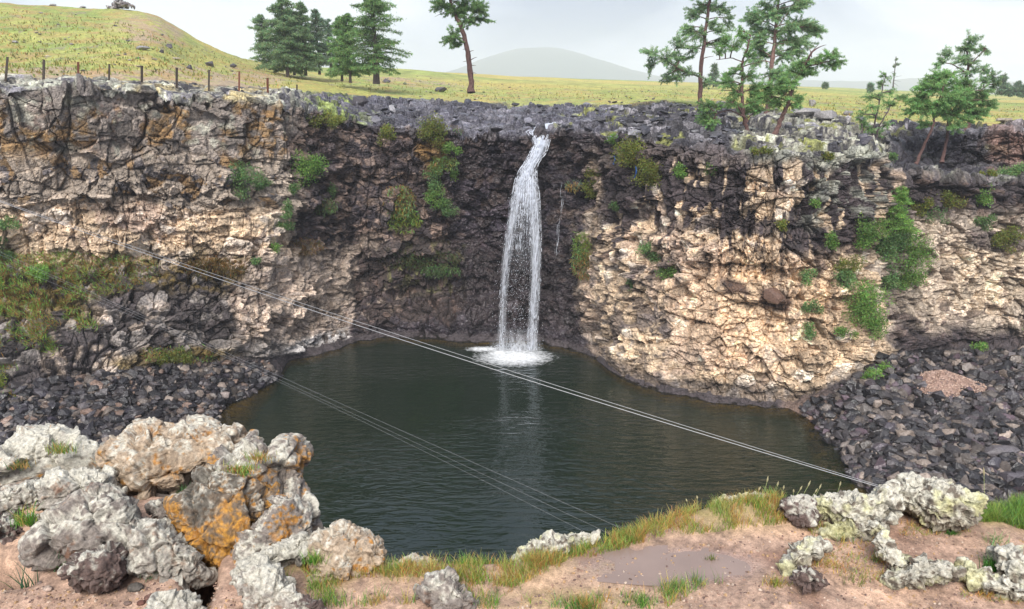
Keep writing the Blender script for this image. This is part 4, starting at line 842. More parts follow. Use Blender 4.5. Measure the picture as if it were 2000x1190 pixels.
# ------------------------------------------------------------------ bushes and grass tufts on the walls
def bush(px, py, rx, ry, tone, label, kind='bush', name='shrub', group='shrubs growing on the gorge walls', leaf=.16, dens=1.0):
    if 1640 < px < 1800 and 440 < py < 640: rx *= 1.25; ry *= 1.25
    p, nrm = surf(px, py + ry * .3); Y = p[1] - .35; k = Y / F * 1.35; c_ = unproj(px, py, Y); root = c_.copy()
    mb = MB(); st = MB(); RX = rx * k; RZ = ry * k; n = int(RX * RZ * 1100 * dens) + 120; n = min(n, 5000)
    nb = max(5, int(RX * RZ * 9)); sub_ = RNG.normal(size=(nb, 3)); sub_ /= np.linalg.norm(sub_, axis=1, keepdims=True); sub_ *= RNG.random((nb, 1)) ** .5
    sub_ = sub_ * [RX * .85, min(RX, RZ) * .6, RZ * .85]; rs_ = .36 * min(RX, RZ) + .16
    j = RNG.integers(0, nb, n); d = RNG.normal(size=(n, 3)); d /= np.linalg.norm(d, axis=1, keepdims=True); P = sub_[j] + d * rs_ * (RNG.random((n, 1)) ** .45) * [1.1, .9, .9]
    tj = .75 + .5 * RNG.random(nb)
    leaves(mb, P, leaf, leaf * .45, None, 1.0, np.asarray(tone) * .85 * tj[j][:, None], .35, -.4)
    o = mb.build(name, M_LEAF); o.location = root
    for s_ in sub_[:8]: tube(st, bez([0, .35, -RZ * .6], s_ * .4 + [0, .1, -RZ * .1], s_, 4), [.03, .022, .015, .008], 4)
    so = st.build('stems', M_BARK_DARK, o, hascol=False)
    return tag(o, label, kind, group)
def tuft(px, py, rx, ry, tone, tone2, label, group='grass clumps hanging on the gorge walls', n=None, ln=.42, name='grass_clump'):
    p, nrm = surf(px, py); Y = p[1] - .45; k = Y / F * 1.15; c_ = unproj(px, py, Y); RX = rx * k; RZ = ry * k; n = n or min(5000, int(RX * RZ * 900) + 100)
    P = np.stack([RNG.uniform(-1, 1, n), RNG.normal(size=n) * .25 - .1, RNG.uniform(-1, 1, n)], 1); P = P[(P[:, 0] ** 2 + P[:, 2] ** 2) < 1]
    nz = vnoise(P * 3 + px, 9); P = P[nz > -.35]; P[:, 0] *= RX; P[:, 2] *= RZ; mb = MB(); h = RNG.random(len(P)) < .5
    leaves(mb, P[h], ln, .055, [0, -.8, .3], .55, tone, .35, .1); leaves(mb, P[~h], ln, .055, [0, -.7, -.5], .5, tone2, .35, .4)
    o = mb.build(name, M_LEAF); o.location = c_; return tag(o, label, 'grass', group)
B = [(475, 355, 26, 28, G_MID * .9, 'dark green bush with a yellow right side on the pale left wall blocks'), (514, 356, 10, 14, G_MID * .8, 'small bush just right of the dark green bush on the left wall'), (632, 235, 30, 13, G_YEL * .8, 'yellowish green bush under the rim at the corner of the left wall'),
 (600, 325, 28, 28, G_BRIGHT * .8, 'fresh green bush on the dark rock below the corner of the left wall'), (571, 368, 12, 12, G_MID * .9, 'small bush below and left of the fresh green corner bush'), (560, 410, 9, 22, G_MID * .9, 'narrow upright bush on the tan edge of the left wall'), (558, 440, 14, 12, G_MID * .7, 'bush at the foot of the narrow upright one'),
 (845, 255, 22, 25, G_YEL * .72, 'round yellow green bush on the dark rim left of the waterfall'), (752, 262, 14, 14, G_YEL * .75, 'small yellow green bush under the rim, left of the round rim bush'), (885, 292, 14, 12, G_BRIGHT * .7, 'bright tuft like bush below right of the round rim bush'), (850, 325, 12, 12, G_YEL * .65, 'olive bush below the orange stained rock'),
 (853, 350, 16, 20, G_MID * .9, 'dark green bush in the middle of the green streak left of the alcove'), (882, 342, 12, 12, G_BRIGHT * .75, 'bright small bush at the edge of the dark alcove'), (850, 388, 16, 16, G_BRIGHT * .75, 'fresh green bush low in the green streak left of the alcove'), (875, 410, 14, 16, G_MID * .75, 'dark bush at the lower end of the green streak'),
 (650, 380, 10, 14, G_MID * .7, 'faint bush on the dark wall below the corner'), (1228, 292, 28, 26, G_YEL * .72, 'large yellow green bush under the rim right of the waterfall'), (1262, 338, 26, 26, G_YEL * .68, 'bush with reddish patches below the large rim bush'), (1196, 272, 8, 7, G_BRIGHT * .7, 'tiny bush above left of the large rim bush'),
 (1163, 340, 12, 12, G_YEL * .62, 'small olive bush right of the waterfall alcove'), (1155, 372, 14, 16, G_YEL * .6, 'olive bush hanging below the small olive one'), (1330, 335, 12, 16, G_BRIGHT * .7, 'upright bush on the dark band of the right wall'), (1388, 330, 14, 14, G_BRIGHT * .8, 'bright round bush on the dark band under the rim ledge'),
 (1270, 490, 18, 20, G_MID * .9, 'dark bush on the left side of the tan wall'), (1305, 528, 18, 18, G_BRIGHT * .8, 'bright bush on the tan wall, below right of the dark bush'), (1240, 560, 12, 14, G_MID * .8, 'small bush low on the dark edge of the tan wall'), (1527, 438, 12, 9, G_YEL * .8, 'small yellow bush high on the tan prow'),
 (1590, 395, 7, 8, G_BRIGHT * .7, 'tiny bush on the pale lichened flank of the prow'), (1632, 465, 14, 18, G_BRIGHT * .7, 'bush on the flank of the prow left of the gully'), (1575, 540, 12, 16, G_MID, 'small bush on the tan prow beside the brown stain'), (1585, 605, 16, 12, G_MID * .9, 'low bush on the lower flank of the prow'),
 (1578, 650, 12, 18, G_MID * .9, 'bush near the foot of the prow'), (1655, 525, 24, 18, G_YEL * .75, 'yellow green bush in the left arm of the gully'), (1650, 550, 16, 14, G_MID, 'bush below the yellow green gully bush'), (1690, 595, 30, 30, G_BRIGHT * .85, 'large bright bush low in the gully'), (1702, 632, 20, 18, G_BRIGHT * .8, 'bright bush hanging under the large one in the gully'),
 (1655, 650, 18, 9, G_BRIGHT * .8, 'flat bright bush at the foot of the gully'), (1700, 450, 20, 26, G_BRIGHT * .7, 'tall leafy bush at the head of the gully'), (1728, 475, 24, 26, G_MID * 1.05, 'green bush in the middle of the gully'), (1765, 460, 20, 20, G_MID * .7, 'dark bush in the shade of the gully right side'),
 (1785, 500, 26, 26, G_BRIGHT * .75, 'bright bush at the lower right of the gully'), (1775, 545, 20, 16, G_BRIGHT * .75, 'bush at the lower right end of the gully above the pale wall'), (1730, 540, 18, 20, G_MID * .9, 'bush below the middle of the gully'), (1805, 400, 18, 14, G_YEL * .65, 'olive bush under the right ledge'),
 (1820, 430, 22, 22, G_MID * .7, 'dark green bush right of the gully'), (1860, 385, 20, 18, G_YEL * .65, 'bush under the low ledge at the right'), (1918, 385, 18, 20, G_BRIGHT * .85, 'bright yellow green bush under the ledge at the right'), (1925, 430, 12, 22, G_MID * .7, 'dark hanging bush below the bright yellow green one'),
 (1968, 468, 28, 18, G_YEL * .7, 'wide olive bush at the right edge of the photo'), (1985, 335, 28, 13, G_MID, 'bush on the ledge at the far right'), (1935, 340, 34, 6, G_YEL * .9, 'low cushion of yellow green leaves on the right ledge'), (1718, 718, 22, 14, G_BRIGHT * .85, 'bright bush on the rubble at the foot of the right wall'),
 (1705, 740, 22, 12, G_BRIGHT * .95, 'light green cushion on the rubble below the bright bush'), (1915, 678, 12, 8, G_BRIGHT * .9, 'small bright cushion on top of the right rubble slope'), (10, 437, 18, 12, G_MID * .9, 'green bush at the left edge of the photo on the tan wall'), (5, 490, 14, 24, G_MID * .7, 'dark bush at the left edge above the mossy ledge'),
 (75, 540, 16, 18, G_BRIGHT, 'bright leafy bush in the middle of the mossy ledge'), (538, 484, 9, 7, G_BRIGHT * .9, 'tiny bright bush on the pale wall at the inlet'), (500, 512, 12, 8, G_MID * .8, 'tiny green bush below left of the tiny bright one'), (330, 700, 52, 13, G_YEL * .6, 'low wide olive shrub along the base of the left wall'),
 (1200, 405, 10, 9, G_MID * .8, 'tiny bush on the tan rock near the alcove edge'), (1740, 310, 14, 9, G_MID * .8, 'bush at the rim of the gully by the thin young larch'), (1610, 305, 20, 8, G_YEL * .6, 'low olive bush on the pale rim ledge'), (1490, 298, 22, 6, G_YEL * .7, 'flat yellow green growth on the rim ledge below the cluster')]
for a in B: bush(*a)
pxtree(1748, 452, 362, 34, groundY(1748, 440) - 1.0, 60, 'young bright green larch growing out of the gully wall', None, col=G_BRIGHT * .72, bare=.03, power=.6, needle=.2, name='young_larch_tree', trunk_r=.08)
GT = [(782, 392, 26, 28, G_DRY * .9, G_MID, 'big clump of orange and green grass hanging on the dark wall'), (790, 428, 28, 22, G_BRIGHT * .8, G_YEL * .8, 'green grass clump under the big orange one'), (1135, 480, 16, 26, G_BRIGHT * .7, G_YEL * .7, 'green grass clump right of the waterfall'), (1140, 515, 22, 26, G_MID * .9, G_DRY * .7, 'lower grass clump with straw coloured blades right of the waterfall'),
 (1120, 362, 14, 8, G_BLUE, G_DRY * .9, 'small clump of blue green and straw grass by the falls'), (870, 318, 24, 12, G_YEL * .7, G_MID * .8, 'olive grass clump near the alcove rim'), (630, 400, 26, 14, lin(130, 120, 80, .6), G_MID * .6, 'thin grey green grass on the dark wall under the corner'), (820, 505, 70, 18, G_MID * .55, lin(90, 84, 40, .6), 'band of dark moss and grass on the overhang left of the falls'),
 (860, 528, 36, 9, G_MID * .8, G_MID * .5, 'bright moss patch at the lower edge of the overhang'), (590, 480, 40, 14, lin(150, 120, 80, .6), lin(130, 110, 70, .6), 'dry brown grass along the ledge of the inlet wall'), (420, 520, 60, 16, lin(150, 110, 44, .65), lin(110, 96, 40, .6), 'rust coloured moss hanging above the dark block'), (890, 255, 12, 7, lin(150, 130, 100, .6), G_MID * .6, 'dry grass clump on the rim left of the alcove')]
for a in GT: tuft(*a)
# mossy ledge: uncountable grass and moss
def grassfield(name, polys, n, ln, wd, cols_, label, seed, droop=.15, off=(0, -.5, .9), spread=.45):
    r = np.random.default_rng(seed); mb = MB(); pts = []
    for poly, s in polys: pts += inpoly(poly, int(n * s), r)
    P = np.array([surf(*p)[0] for p in pts]); P += RNG.normal(size=P.shape) * .08; k = vnoise(P / 1.1, seed) + .3 * vnoise(P / .4, seed + 1); P = P[k > -.25]; k = k[k > -.25]
    for i, c_ in enumerate(cols_):
        m_ = (np.floor((vnoise(P / 1.6 + 40, seed) + 1) / 2 * len(cols_) + RNG.normal(size=len(P)) * .5).astype(int) % len(cols_)) == i
        leaves(mb, P[m_], ln, wd, off, spread, c_, .35, droop)
    return tag(mb.build(name, M_LEAF), label, kind='stuff')
grassfield('ledge_grass', [([(-20, 500), (120, 495), (290, 505), (320, 530), (280, 560), (120, 600), (-20, 610)], .5), ([(60, 590), (150, 600), (200, 640), (120, 650), (110, 690), (60, 660)], .17), ([(-20, 600), (50, 610), (110, 660), (110, 690), (40, 690), (-20, 680)], .16), ([(-20, 700), (40, 720), (40, 780), (-20, 780)], .07), ([(280, 685), (400, 680), (430, 705), (290, 715)], .08)],
    15000, .36, .035, [G_YEL * 1.1, G_BRIGHT * 1.05, G_DRY * .95, G_BRIGHT, lin(160, 124, 56, .8), G_BRIGHT * .95, G_YEL], 'tangled green and straw coloured grass on the mossy ledge of the left wall', 21)

grassfield('meadow_grass', [([(0, 20), (200, 35), (400, 95), (520, 128), (620, 150), (560, 175), (300, 150), (0, 148)], .5), ([(640, 150), (1000, 165), (1300, 172), (1999, 205), (1999, 232), (1700, 235), (1300, 192), (1000, 200), (640, 172)], .5)], 9000, .3, .10, [lin(176, 176, 84, .7), lin(150, 160, 76, .65), lin(190, 168, 100, .7), lin(128, 132, 76, .6)], 'short grass tufts scattered over the hill and the plain', 22, 0, (0, 0, 1), .35)
# prayer scarves tied to the bush
def ribbon(px, py, h, label):
    p, _ = surf(px, py); Y = p[1] - .8; b0 = unproj(px, py, Y); hh = h * Y / F; mb = MB(); n = 10; V = []
    for i in range(n):
        t_ = i / (n - 1); x = .05 * math.sin(t_ * 5); y = .04 * math.cos(t_ * 7); V += [[x - .05, y, -t_ * hh], [x + .05, y + .03, -t_ * hh], [x + .05, y + .045, -t_ * hh], [x - .05, y + .015, -t_ * hh]]
    Fc = [[i * 4 + a, i * 4 + (a + 1) % 4, i * 4 + 4 + (a + 1) % 4, i * 4 + 4 + a] for i in range(n - 1) for a in range(4)]
    mb.add(V, np.array(Fc), lin(60, 110, 190, .8)); o = mb.build('cloth_scarf', M_LEAF); o.location = b0; tag(o, label, 'scarf', 'blue scarves tied to the bushes right of the waterfall')
ribbon(1200, 305, 16, 'small blue scarf on the rock left of the large rim bush'); ribbon(1242, 325, 26, 'long blue scarf hanging in the bush with reddish patches'); ribbon(1260, 345, 14, 'short blue scarf low in the bush with reddish patches')

# ------------------------------------------------------------------ far mountain half lost in cloud
xs = np.linspace(-1400, 1800, 200); ys = np.linspace(1500, 3300, 60)
XX, YY = np.meshgrid(xs, ys)
pk = unproj(1060, 106, 2300)
def bump(cx, cy, sx, sy, h): return h * np.exp(-((XX - cx) / sx) ** 2 - ((YY - cy) / sy) ** 2)
ZZ = -20 + np.where(XX < pk[0], bump(pk[0], 2300, 330, 500, pk[2] + 20), bump(pk[0], 2300, 250, 500, pk[2] + 20)) + bump(pk[0] + 420, 2350, 330, 500, 60) + bump(pk[0] + 900, 2400, 480, 500, 50) + bump(1500, 2500, 500, 500, 62) + bump(pk[0] - 260, 2300, 180, 400, 20)
ZZ += 16 * fbm(np.stack([XX.ravel() / 160, YY.ravel() / 160, XX.ravel() * 0], 1), 88, 4).reshape(XX.shape)
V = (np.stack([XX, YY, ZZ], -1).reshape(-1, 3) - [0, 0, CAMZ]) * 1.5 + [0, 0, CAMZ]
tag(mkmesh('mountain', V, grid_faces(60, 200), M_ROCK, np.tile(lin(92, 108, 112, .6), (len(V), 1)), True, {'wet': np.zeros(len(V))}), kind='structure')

# ------------------------------------------------------------------ the near rim: ground, boulders, pebbles, grass
Z0 = 20.1
EDGE = np.array([(-1800, 930), (-200, 930), (0, 935), (250, 945), (440, 965), (520, 1005), (600, 1062), (640, 1080), (760, 1098), (850, 1095), (1010, 1090), (1110, 1062), (1240, 1015), (1330, 992), (1500, 966), (1560, 985), (1620, 988), (1740, 975), (1900, 988), (2000, 965), (2200, 955), (3800, 930)], float)
EP = unz(EDGE[:, 0], EDGE[:, 1], Z0)
gxs = np.concatenate([np.linspace(-11, -2.32, 60), np.arange(-2.3, 2.3, .0065), np.linspace(2.32, 11, 60)])
edgeY = np.interp(gxs, EP[:, 0], EP[:, 1])
tt = np.concatenate([np.linspace(-6, 1.7, 30)[:-1], np.linspace(1.7, 5, 3)[:0], np.linspace(0, 1, 300)])
nb = 29; top = []
for i in range(nb): top.append(np.stack([gxs, np.full(len(gxs), -6 + (1.7 + 6) * i / nb), np.full(len(gxs), Z0)], 1))
for t_ in np.linspace(0, 1, 270): top.append(np.stack([gxs, 1.7 * (1 - t_) + edgeY * t_, np.full(len(gxs), Z0)], 1))
for t_ in np.linspace(0, 1, 70)[1:]:   # the near wall drops away below the rim, undercut
    z = Z0 - (Z0 + 3) * t_ ** 1.6; und = .9 * math.sin(t_ * 3.0) ; top.append(np.stack([gxs, edgeY + .05 * min(1, t_ * 20) - und + 1.6 * max(0, t_ - .7), np.full(len(gxs), z)], 1))
GP = np.array(top); nr_, nc_ = GP.shape[:2]; P = GP.reshape(-1, 3).copy(); isg = (np.arange(len(P)) // nc_) < 299
gx_, gy_ = proj(P); vis = isg & (P[:, 1] > 1.2)
h = np.zeros(len(P)); h[isg] = .035 * fbm(P[isg] / .5, 301, 4)
h[vis] += .008 * fbm(P[vis] / .06, 302, 3)
hx = lambda cx, cy, rx, ry: np.exp(-((gx_ - cx) / rx) ** 2 - ((gy_ - cy) / ry) ** 2) * vis
pud = np.clip(1.25 * hx(1310, 1105, 190, 38), 0, 1); h = h * (1 - pud) - .012 * pud
h -= .35 * np.clip(1.6 * hx(10, 1112, 40, 16), 0, 1) + .5 * np.clip(1.5 * hx(388, 1085, 22, 50), 0, 1)
h += .05 * hx(1450, 1000, 160, 40) + .04 * hx(900, 1105, 200, 20)
edge_d = np.zeros(len(P)); ei = np.tile(edgeY, nr_); edge_d = ei - P[:, 1]
h -= np.where(isg, .07 * np.exp(-(edge_d / .05) ** 2), 0)
P[:, 2] += h
nz = fbm(P / .35, 303, 4); nz2 = fbm(P / .05, 304, 3); nz3 = np.zeros(len(P)); nz3[vis] = fbm(P[vis] / .018, 305, 2)
jg = np.where(~isg)[0]; P[jg, 1] += .5 * fbm(P[jg] / 1.3, 306, 4) * np.clip((Z0 - P[jg, 2]) * 1.5, 0, 1)
c = np.tile(lin(188, 156, 136, .72), (len(P), 1)); c = mix(c, lin(204, 168, 142, .72), sst(-.1, .4, nz)); c = mix(c, lin(160, 126, 108, .72), sst(.1, .4, -nz))
c *= (1 + .5 * nz2 + .5 * nz3)[:, None]
c = mix(c, lin(170, 146, 138, .75), sst(.3, .8, pud) * .9)
gz = np.clip(hx(1350, 1005, 190, 32) + hx(1170, 1070, 90, 30) + hx(800, 1115, 240, 22) + hx(1950, 1005, 70, 24) + .8 * hx(620, 1120, 60, 40) + .6 * hx(1120, 1170, 200, 25), 0, 1)
c = mix(c, lin(150, 140, 74, .7), gz * sst(-.3, .3, nz + nz2 * .5) * .8)
c = mix(c, lin(110, 98, 90, .7), (~isg) * 1.0)
M_SOIL = rockmat('damp_soil', scale=26, rough=.8, wetattr=True, bump=.8, contrast=.45, cells=.0, dist=.3)
o = mkmesh('ground', P, grid_faces(nr_, nc_), M_SOIL, np.clip(c, .01, .9), True, {'wet': np.clip(pud * 1.3 + .15, 0, 1)}); tag(o, kind='structure')
M_PUD = plain('muddy_water', lin(158, 136, 126, .62), .05, 0, 0, 6, .08)
an = np.linspace(0, 6.283, 60, endpoint=False); pv = unz(1310 + 215 * np.cos(an) * (1 + .12 * np.sin(3 * an)), 1105 + 40 * np.sin(an), Z0 - .007); pv = np.concatenate([pv, pv.mean(0)[None]])
tag(mkmesh('puddle', pv, np.stack([np.arange(60), (np.arange(60) + 1) % 60, np.full(60, 60)], 1), M_PUD, None, True), kind='structure')
GVis = P[vis]; gxv, gyv = proj(GVis)
def gz_at(x, y):
    i = ((GVis[::3, 0] - x) ** 2 + (GVis[::3, 1] - y) ** 2).argmin(); return GVis[::3][i, 2]
# boulder surface: unit sphere directions
def icos(sub_):
    bm = bmesh.new(); bmesh.ops.create_icosphere(bm, subdivisions=sub_, radius=1); bm.verts.ensure_lookup_table(); bm.verts.index_update()
    V = np.array([v.co[:] for v in bm.verts]); Fc = np.array([[v.index for v in f.verts] for f in bm.faces]); bm.free(); return V, Fc
ICO6 = icos(7); ICO5 = icos(6); ICO4 = icos(5)
M_LICH = rockmat('lichen_crusted_rock', scale=11, rough=.9, bump=.65, contrast=.6, cells=.0, dist=.3)
def near_rock(poly, label, deep=.75, style='grey', seed=1, Yb=None, name='boulder', group='lichen covered boulders on the near rim', lum=1.0, res=None, rough_=1.0, orange_side=0):
    poly = np.array(poly, float); poly = poly.mean(0) + (poly - poly.mean(0)) * 1.13; x0, y0 = poly.min(0); x1, y1 = poly.max(0); cx, cy = (x0 + x1) / 2, (y0 + y1) / 2
    pyb = min(y1, 1180); Yc = (Yb or Yat(pyb, Z0)) ; k = Yc / F
    W_ = (x1 - x0) * k; H_ = (y1 - y0) * k; dep = deep * min(W_, H_ * 1.6) / 2; Yc = Yc + (dep * .35 if Yb is None else 0)
    c0 = unproj(cx, cy, Yc); ray = c0 - np.array([0, 0, CAMZ]); ray /= np.linalg.norm(ray); right = np.cross(ray, [0, 0, 1.]); right /= np.linalg.norm(right); up_ = np.cross(right, ray)
    Pp = unproj(poly[:, 0], poly[:, 1], Yc) ; vv = Pp - c0; tpar = np.linalg.norm(c0 - [0, 0, CAMZ]) / ((Pp - [0, 0, CAMZ]) @ ray)
    Pp = np.array([0, 0, CAMZ]) + (Pp - [0, 0, CAMZ]) * tpar[:, None]; vv = Pp - c0; q = np.stack([vv @ right, vv @ up_], 1)
    fi = np.linspace(-math.pi, math.pi, 361); R_ = np.zeros(361)
    for i, a in enumerate(fi):
        d = np.array([math.cos(a), math.sin(a)]); best = 0
        for j in range(len(q)):
            A = q[j]; B_ = q[(j + 1) % len(q)]; e_ = B_ - A; den = d[0] * -e_[1] + d[1] * e_[0]
            if abs(den) < 1e-12: continue
            t_ = (A[0] * -e_[1] + A[1] * e_[0]) / den; s_ = (d[0] * A[1] - d[1] * A[0]) / den
            if t_ > 0 and -1e-6 <= s_ <= 1 + 1e-6: best = max(best, t_)
        R_[i] = best
    kk = np.hanning(9); kk /= kk.sum(); R_ = np.convolve(np.concatenate([R_[-9:-1], R_, R_[1:9]]), kk, 'same')[8:-8]
    V, Fc = {7: ICO6, 6: ICO5, 5: ICO4}[res or (7 if W_ > .25 else 6)]
    a_ = V[:, 0]; b_ = V[:, 2]; c_ = V[:, 1]; m_ = np.sqrt(a_ ** 2 + b_ ** 2); ph = np.arctan2(b_, a_); Rr = np.interp(ph, fi, R_)
    mm = m_ ** .62; co = np.outer(mm * Rr * np.cos(ph), right) + np.outer(mm * Rr * np.sin(ph), up_) + np.outer(np.sign(c_) * np.abs(c_) ** .85 * dep, ray)
    fn_ = np.cross(co[Fc[:, 1]] - co[Fc[:, 0]], co[Fc[:, 2]] - co[Fc[:, 0]]); nr = np.zeros_like(co)
    for q_ in range(3): nr += np.stack([np.bincount(Fc[:, q_], fn_[:, k_], len(co)) for k_ in range(3)], 1)
    nr /= np.linalg.norm(nr, axis=1, keepdims=True) + 1e-12
    if (nr * co).sum() < 0: nr = -nr
    s = max(.12, min(W_, H_)); Wd = co + c0; wp = Wd + .03 * np.stack([fbm(Wd / .1, seed + 50, 2)] * 3, 1)
    e, r, o_ = worley(wp / (s * .42), seed); e2_, r2_, o2_ = worley(wp / (s * .16), seed + 5)
    dd = rough_ * s * (.15 * (r[:, 0] - .5) + .34 * tilt(r, o_) - .05 * crk(e, .06) + .045 * (r2_[:, 0] - .5) + .09 * tilt(r2_, o2_))
    n1_ = fbm(Wd / (s * .35), seed + 1, 3); n2_ = fbm(Wd / .035, seed + 2, 4); n3_ = fbm(Wd / .012, seed + 3, 3)
    if style == 'crust': dd += s * .10 * (.35 - np.abs(fbm(Wd / (s * .3), seed + 8, 2)) * 1.5) + s * .05 * (.3 - np.abs(fbm(Wd / .022, seed + 9, 2)) * 1.5)
    dd += rough_ * (s * .06 * n1_ + (.016 if style == 'crust' else .009) * n2_ + .006 * n3_); dd -= .012 * rough_ * sst(.25, .5, fbm(Wd / .03, seed + 4, 2))
    co = co + nr * dd[:, None]; Wd = co + c0
    nA_ = fbm(Wd / .12, seed + 6, 4); nB_ = fbm(Wd / .022, seed + 7, 3); nz_ = nr[:, 2]
    base = {'grey': lin(140, 130, 122, .72), 'white': lin(158, 150, 140, .76), 'orange': lin(120, 104, 88, .68), 'brown': lin(106, 88, 82, .66), 'crust': lin(172, 164, 146, .7), 'tan': lin(178, 158, 136, .74)}[style]
    c = np.tile(base, (len(Wd), 1)); c = mix(c, lin(84, 72, 66, .7), sst(.0, .35, nB_ * .8 + nA_ * .6 - .15) * (.8 if style in ('grey', 'tan', 'orange', 'brown') else .55))
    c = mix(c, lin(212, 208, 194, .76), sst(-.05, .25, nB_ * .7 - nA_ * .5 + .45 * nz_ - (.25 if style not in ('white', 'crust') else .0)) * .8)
    if style == 'crust': c = mix(c, lin(96, 82, 72, .7), sst(.12, .35, -nB_) * .8)
    if style in ('crust',): c = mix(c, lin(206, 204, 140, .8), sst(.05, .35, nA_ + nB_ * .3) * .5)
    if style in ('grey', 'white', 'tan'): c = mix(c, lin(134, 92, 66, .7), sst(.28, .45, nA_ * .7 + nB_ * .6) * .6)
    if orange_side:
        om = sst(.0, .22, nB_ * .55 + nA_ * .6 + orange_side * .32 - .12 - .3 * np.abs(nz_ - .1)); om = om * (.35 + .65 * sst(-.22, .12, fbm(Wd / .014, seed + 12, 3))); c = mix(c, lin(194, 140, 54, .8), om * .9); c = mix(c, lin(150, 98, 44, .8), om * sst(0, .3, nB_) * .6)
        if style == 'orange': c = mix(c, lin(58, 48, 38, .7), sst(.0, .25, -nA_ - .12 + nB_ * .4) * .85)
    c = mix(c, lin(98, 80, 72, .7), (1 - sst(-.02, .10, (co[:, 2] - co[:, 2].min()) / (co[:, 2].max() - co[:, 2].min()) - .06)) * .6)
    bpos = c0.copy()
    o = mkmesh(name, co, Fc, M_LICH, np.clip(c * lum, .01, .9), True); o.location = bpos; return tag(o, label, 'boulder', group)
near_rock([(-60, 900), (0, 872), (40, 852), (100, 836), (120, 845), (130, 858), (160, 870), (200, 885), (232, 900), (255, 930), (252, 960), (205, 962), (150, 945), (90, 950), (30, 968), (-60, 985)], 'long pale boulder at the back left of the near rim, against the dark rubble', .8, 'white', 1, Yb=3.75, orange_side=.05)
near_rock([(212, 880), (245, 858), (285, 834), (320, 830), (326, 843), (345, 838), (395, 829), (430, 840), (455, 845), (468, 870), (460, 890), (440, 905), (400, 930), (360, 950), (320, 966), (280, 975), (252, 955), (235, 920)], 'big rounded boulder with an orange rimmed top, standing against the dark rubble and the pool', .9, 'tan', 2, Yb=3.55, orange_side=.35)
near_rock([(430, 905), (455, 885), (475, 872), (500, 866), (522, 885), (545, 872), (567, 876), (588, 893), (584, 930), (588, 965), (588, 990), (540, 1000), (500, 1010), (455, 985), (430, 945)], 'blocky boulder with a vivid orange right edge, hanging over the pool', .8, 'grey', 3, Yb=3.3, orange_side=.75)
near_rock([(458, 872), (475, 864), (500, 861), (514, 872), (512, 885), (480, 892), (460, 888)], 'small pale lump on top of the orange edged boulder', .9, 'white', 33, Yb=3.45, res=6)
near_rock([(408, 910), (440, 915), (470, 938), (500, 968), (532, 990), (520, 1015), (492, 1045), (475, 1080), (462, 1110), (440, 1116), (410, 1104), (385, 1072), (365, 1030), (353, 985), (375, 948)], 'tall dark boulder covered in orange lichen, in the middle of the left boulder group', .8, 'orange', 4, Yb=2.95, orange_side=1.0)
near_rock([(535, 985), (565, 978), (600, 990), (613, 1015), (616, 1062), (585, 1085), (540, 1100), (492, 1112), (465, 1108), (475, 1072), (500, 1030)], 'grey brown boulder leaning right beside the orange one, at the edge of the pool', .8, 'grey', 5, Yb=2.85, orange_side=.45)
near_rock([(85, 950), (120, 930), (165, 925), (205, 932), (232, 960), (240, 992), (200, 1010), (140, 1012), (110, 990), (85, 975)], 'knobbly pale boulder behind the large sloping one', .8, 'white', 6, Yb=3.12)
near_rock([(75, 1085), (60, 1062), (85, 1030), (125, 1005), (150, 975), (190, 955), (225, 962), (258, 1000), (290, 1045), (312, 1090), (300, 1118), (240, 1112), (170, 1105), (110, 1100)], 'large grey boulder sloping down to the right, in front of the left group', .75, 'grey', 7, Yb=2.85, rough_=.8)
near_rock([(262, 1050), (290, 1022), (330, 1030), (358, 1062), (380, 1095), (404, 1122), (350, 1138), (290, 1134), (258, 1110)], 'pale sloping boulder left of the dark crevice', .8, 'white', 8, Yb=2.72, lum=.92)
near_rock([(-60, 975), (0, 962), (50, 948), (82, 950), (94, 975), (70, 1002), (10, 1016), (-60, 1015)], 'pale boulder at the left edge of the photo with a green tuft before it', .8, 'white', 9, Yb=3.15)
near_rock([(-60, 1040), (-10, 1020), (30, 1024), (50, 1045), (62, 1075), (40, 1092), (-10, 1098), (-60, 1095)], 'dark lumpy boulder at the left edge above the black hollow', .8, 'brown', 10, Yb=2.9)
near_rock([(-60, 1005), (0, 1000), (40, 1008), (70, 1020), (50, 1040), (-60, 1045)], 'low brown boulder at the left edge below the pale one', .8, 'brown', 34, Yb=3.0, res=6)
near_rock([(128, 1118), (150, 1090), (190, 1077), (225, 1070), (242, 1092), (240, 1120), (222, 1142), (182, 1151), (145, 1145)], 'small rounded dark boulder with pale lichen spots, lying on the sand', .9, 'brown', 11)
near_rock([(612, 1085), (622, 1055), (642, 1038), (665, 1027), (700, 1035), (736, 1055), (752, 1082), (764, 1118), (700, 1130), (620, 1125)], 'pale tan boulder at the pool edge, between the grey brown one and the grass', .8, 'tan', 12, Yb=2.72, orange_side=.2)
near_rock([(462, 1122), (500, 1085), (555, 1062), (592, 1047), (620, 1078), (598, 1096), (560, 1104), (540, 1118), (500, 1140), (468, 1145)], 'smooth grey white slab before the grey brown boulder', .7, 'white', 13, Yb=2.70, lum=.9)
near_rock([(466, 1135), (500, 1112), (545, 1108), (560, 1135), (580, 1165), (615, 1190), (600, 1225), (500, 1225), (480, 1175)], 'rough white crusted rock rising from the bottom of the photo', .8, 'white', 14, Yb=2.42)
near_rock([(288, 1195), (305, 1168), (340, 1158), (372, 1160), (396, 1182), (400, 1215), (290, 1220)], 'grey white rock cut by the bottom of the photo, left of the crusted one', .7, 'white', 15, Yb=2.38, lum=.85)
near_rock([(818, 1150), (845, 1132), (866, 1119), (880, 1128), (896, 1156), (930, 1175), (915, 1205), (860, 1200), (835, 1170)], 'pointed grey stone at the bottom centre of the photo', .8, 'grey', 16, Yb=2.45)
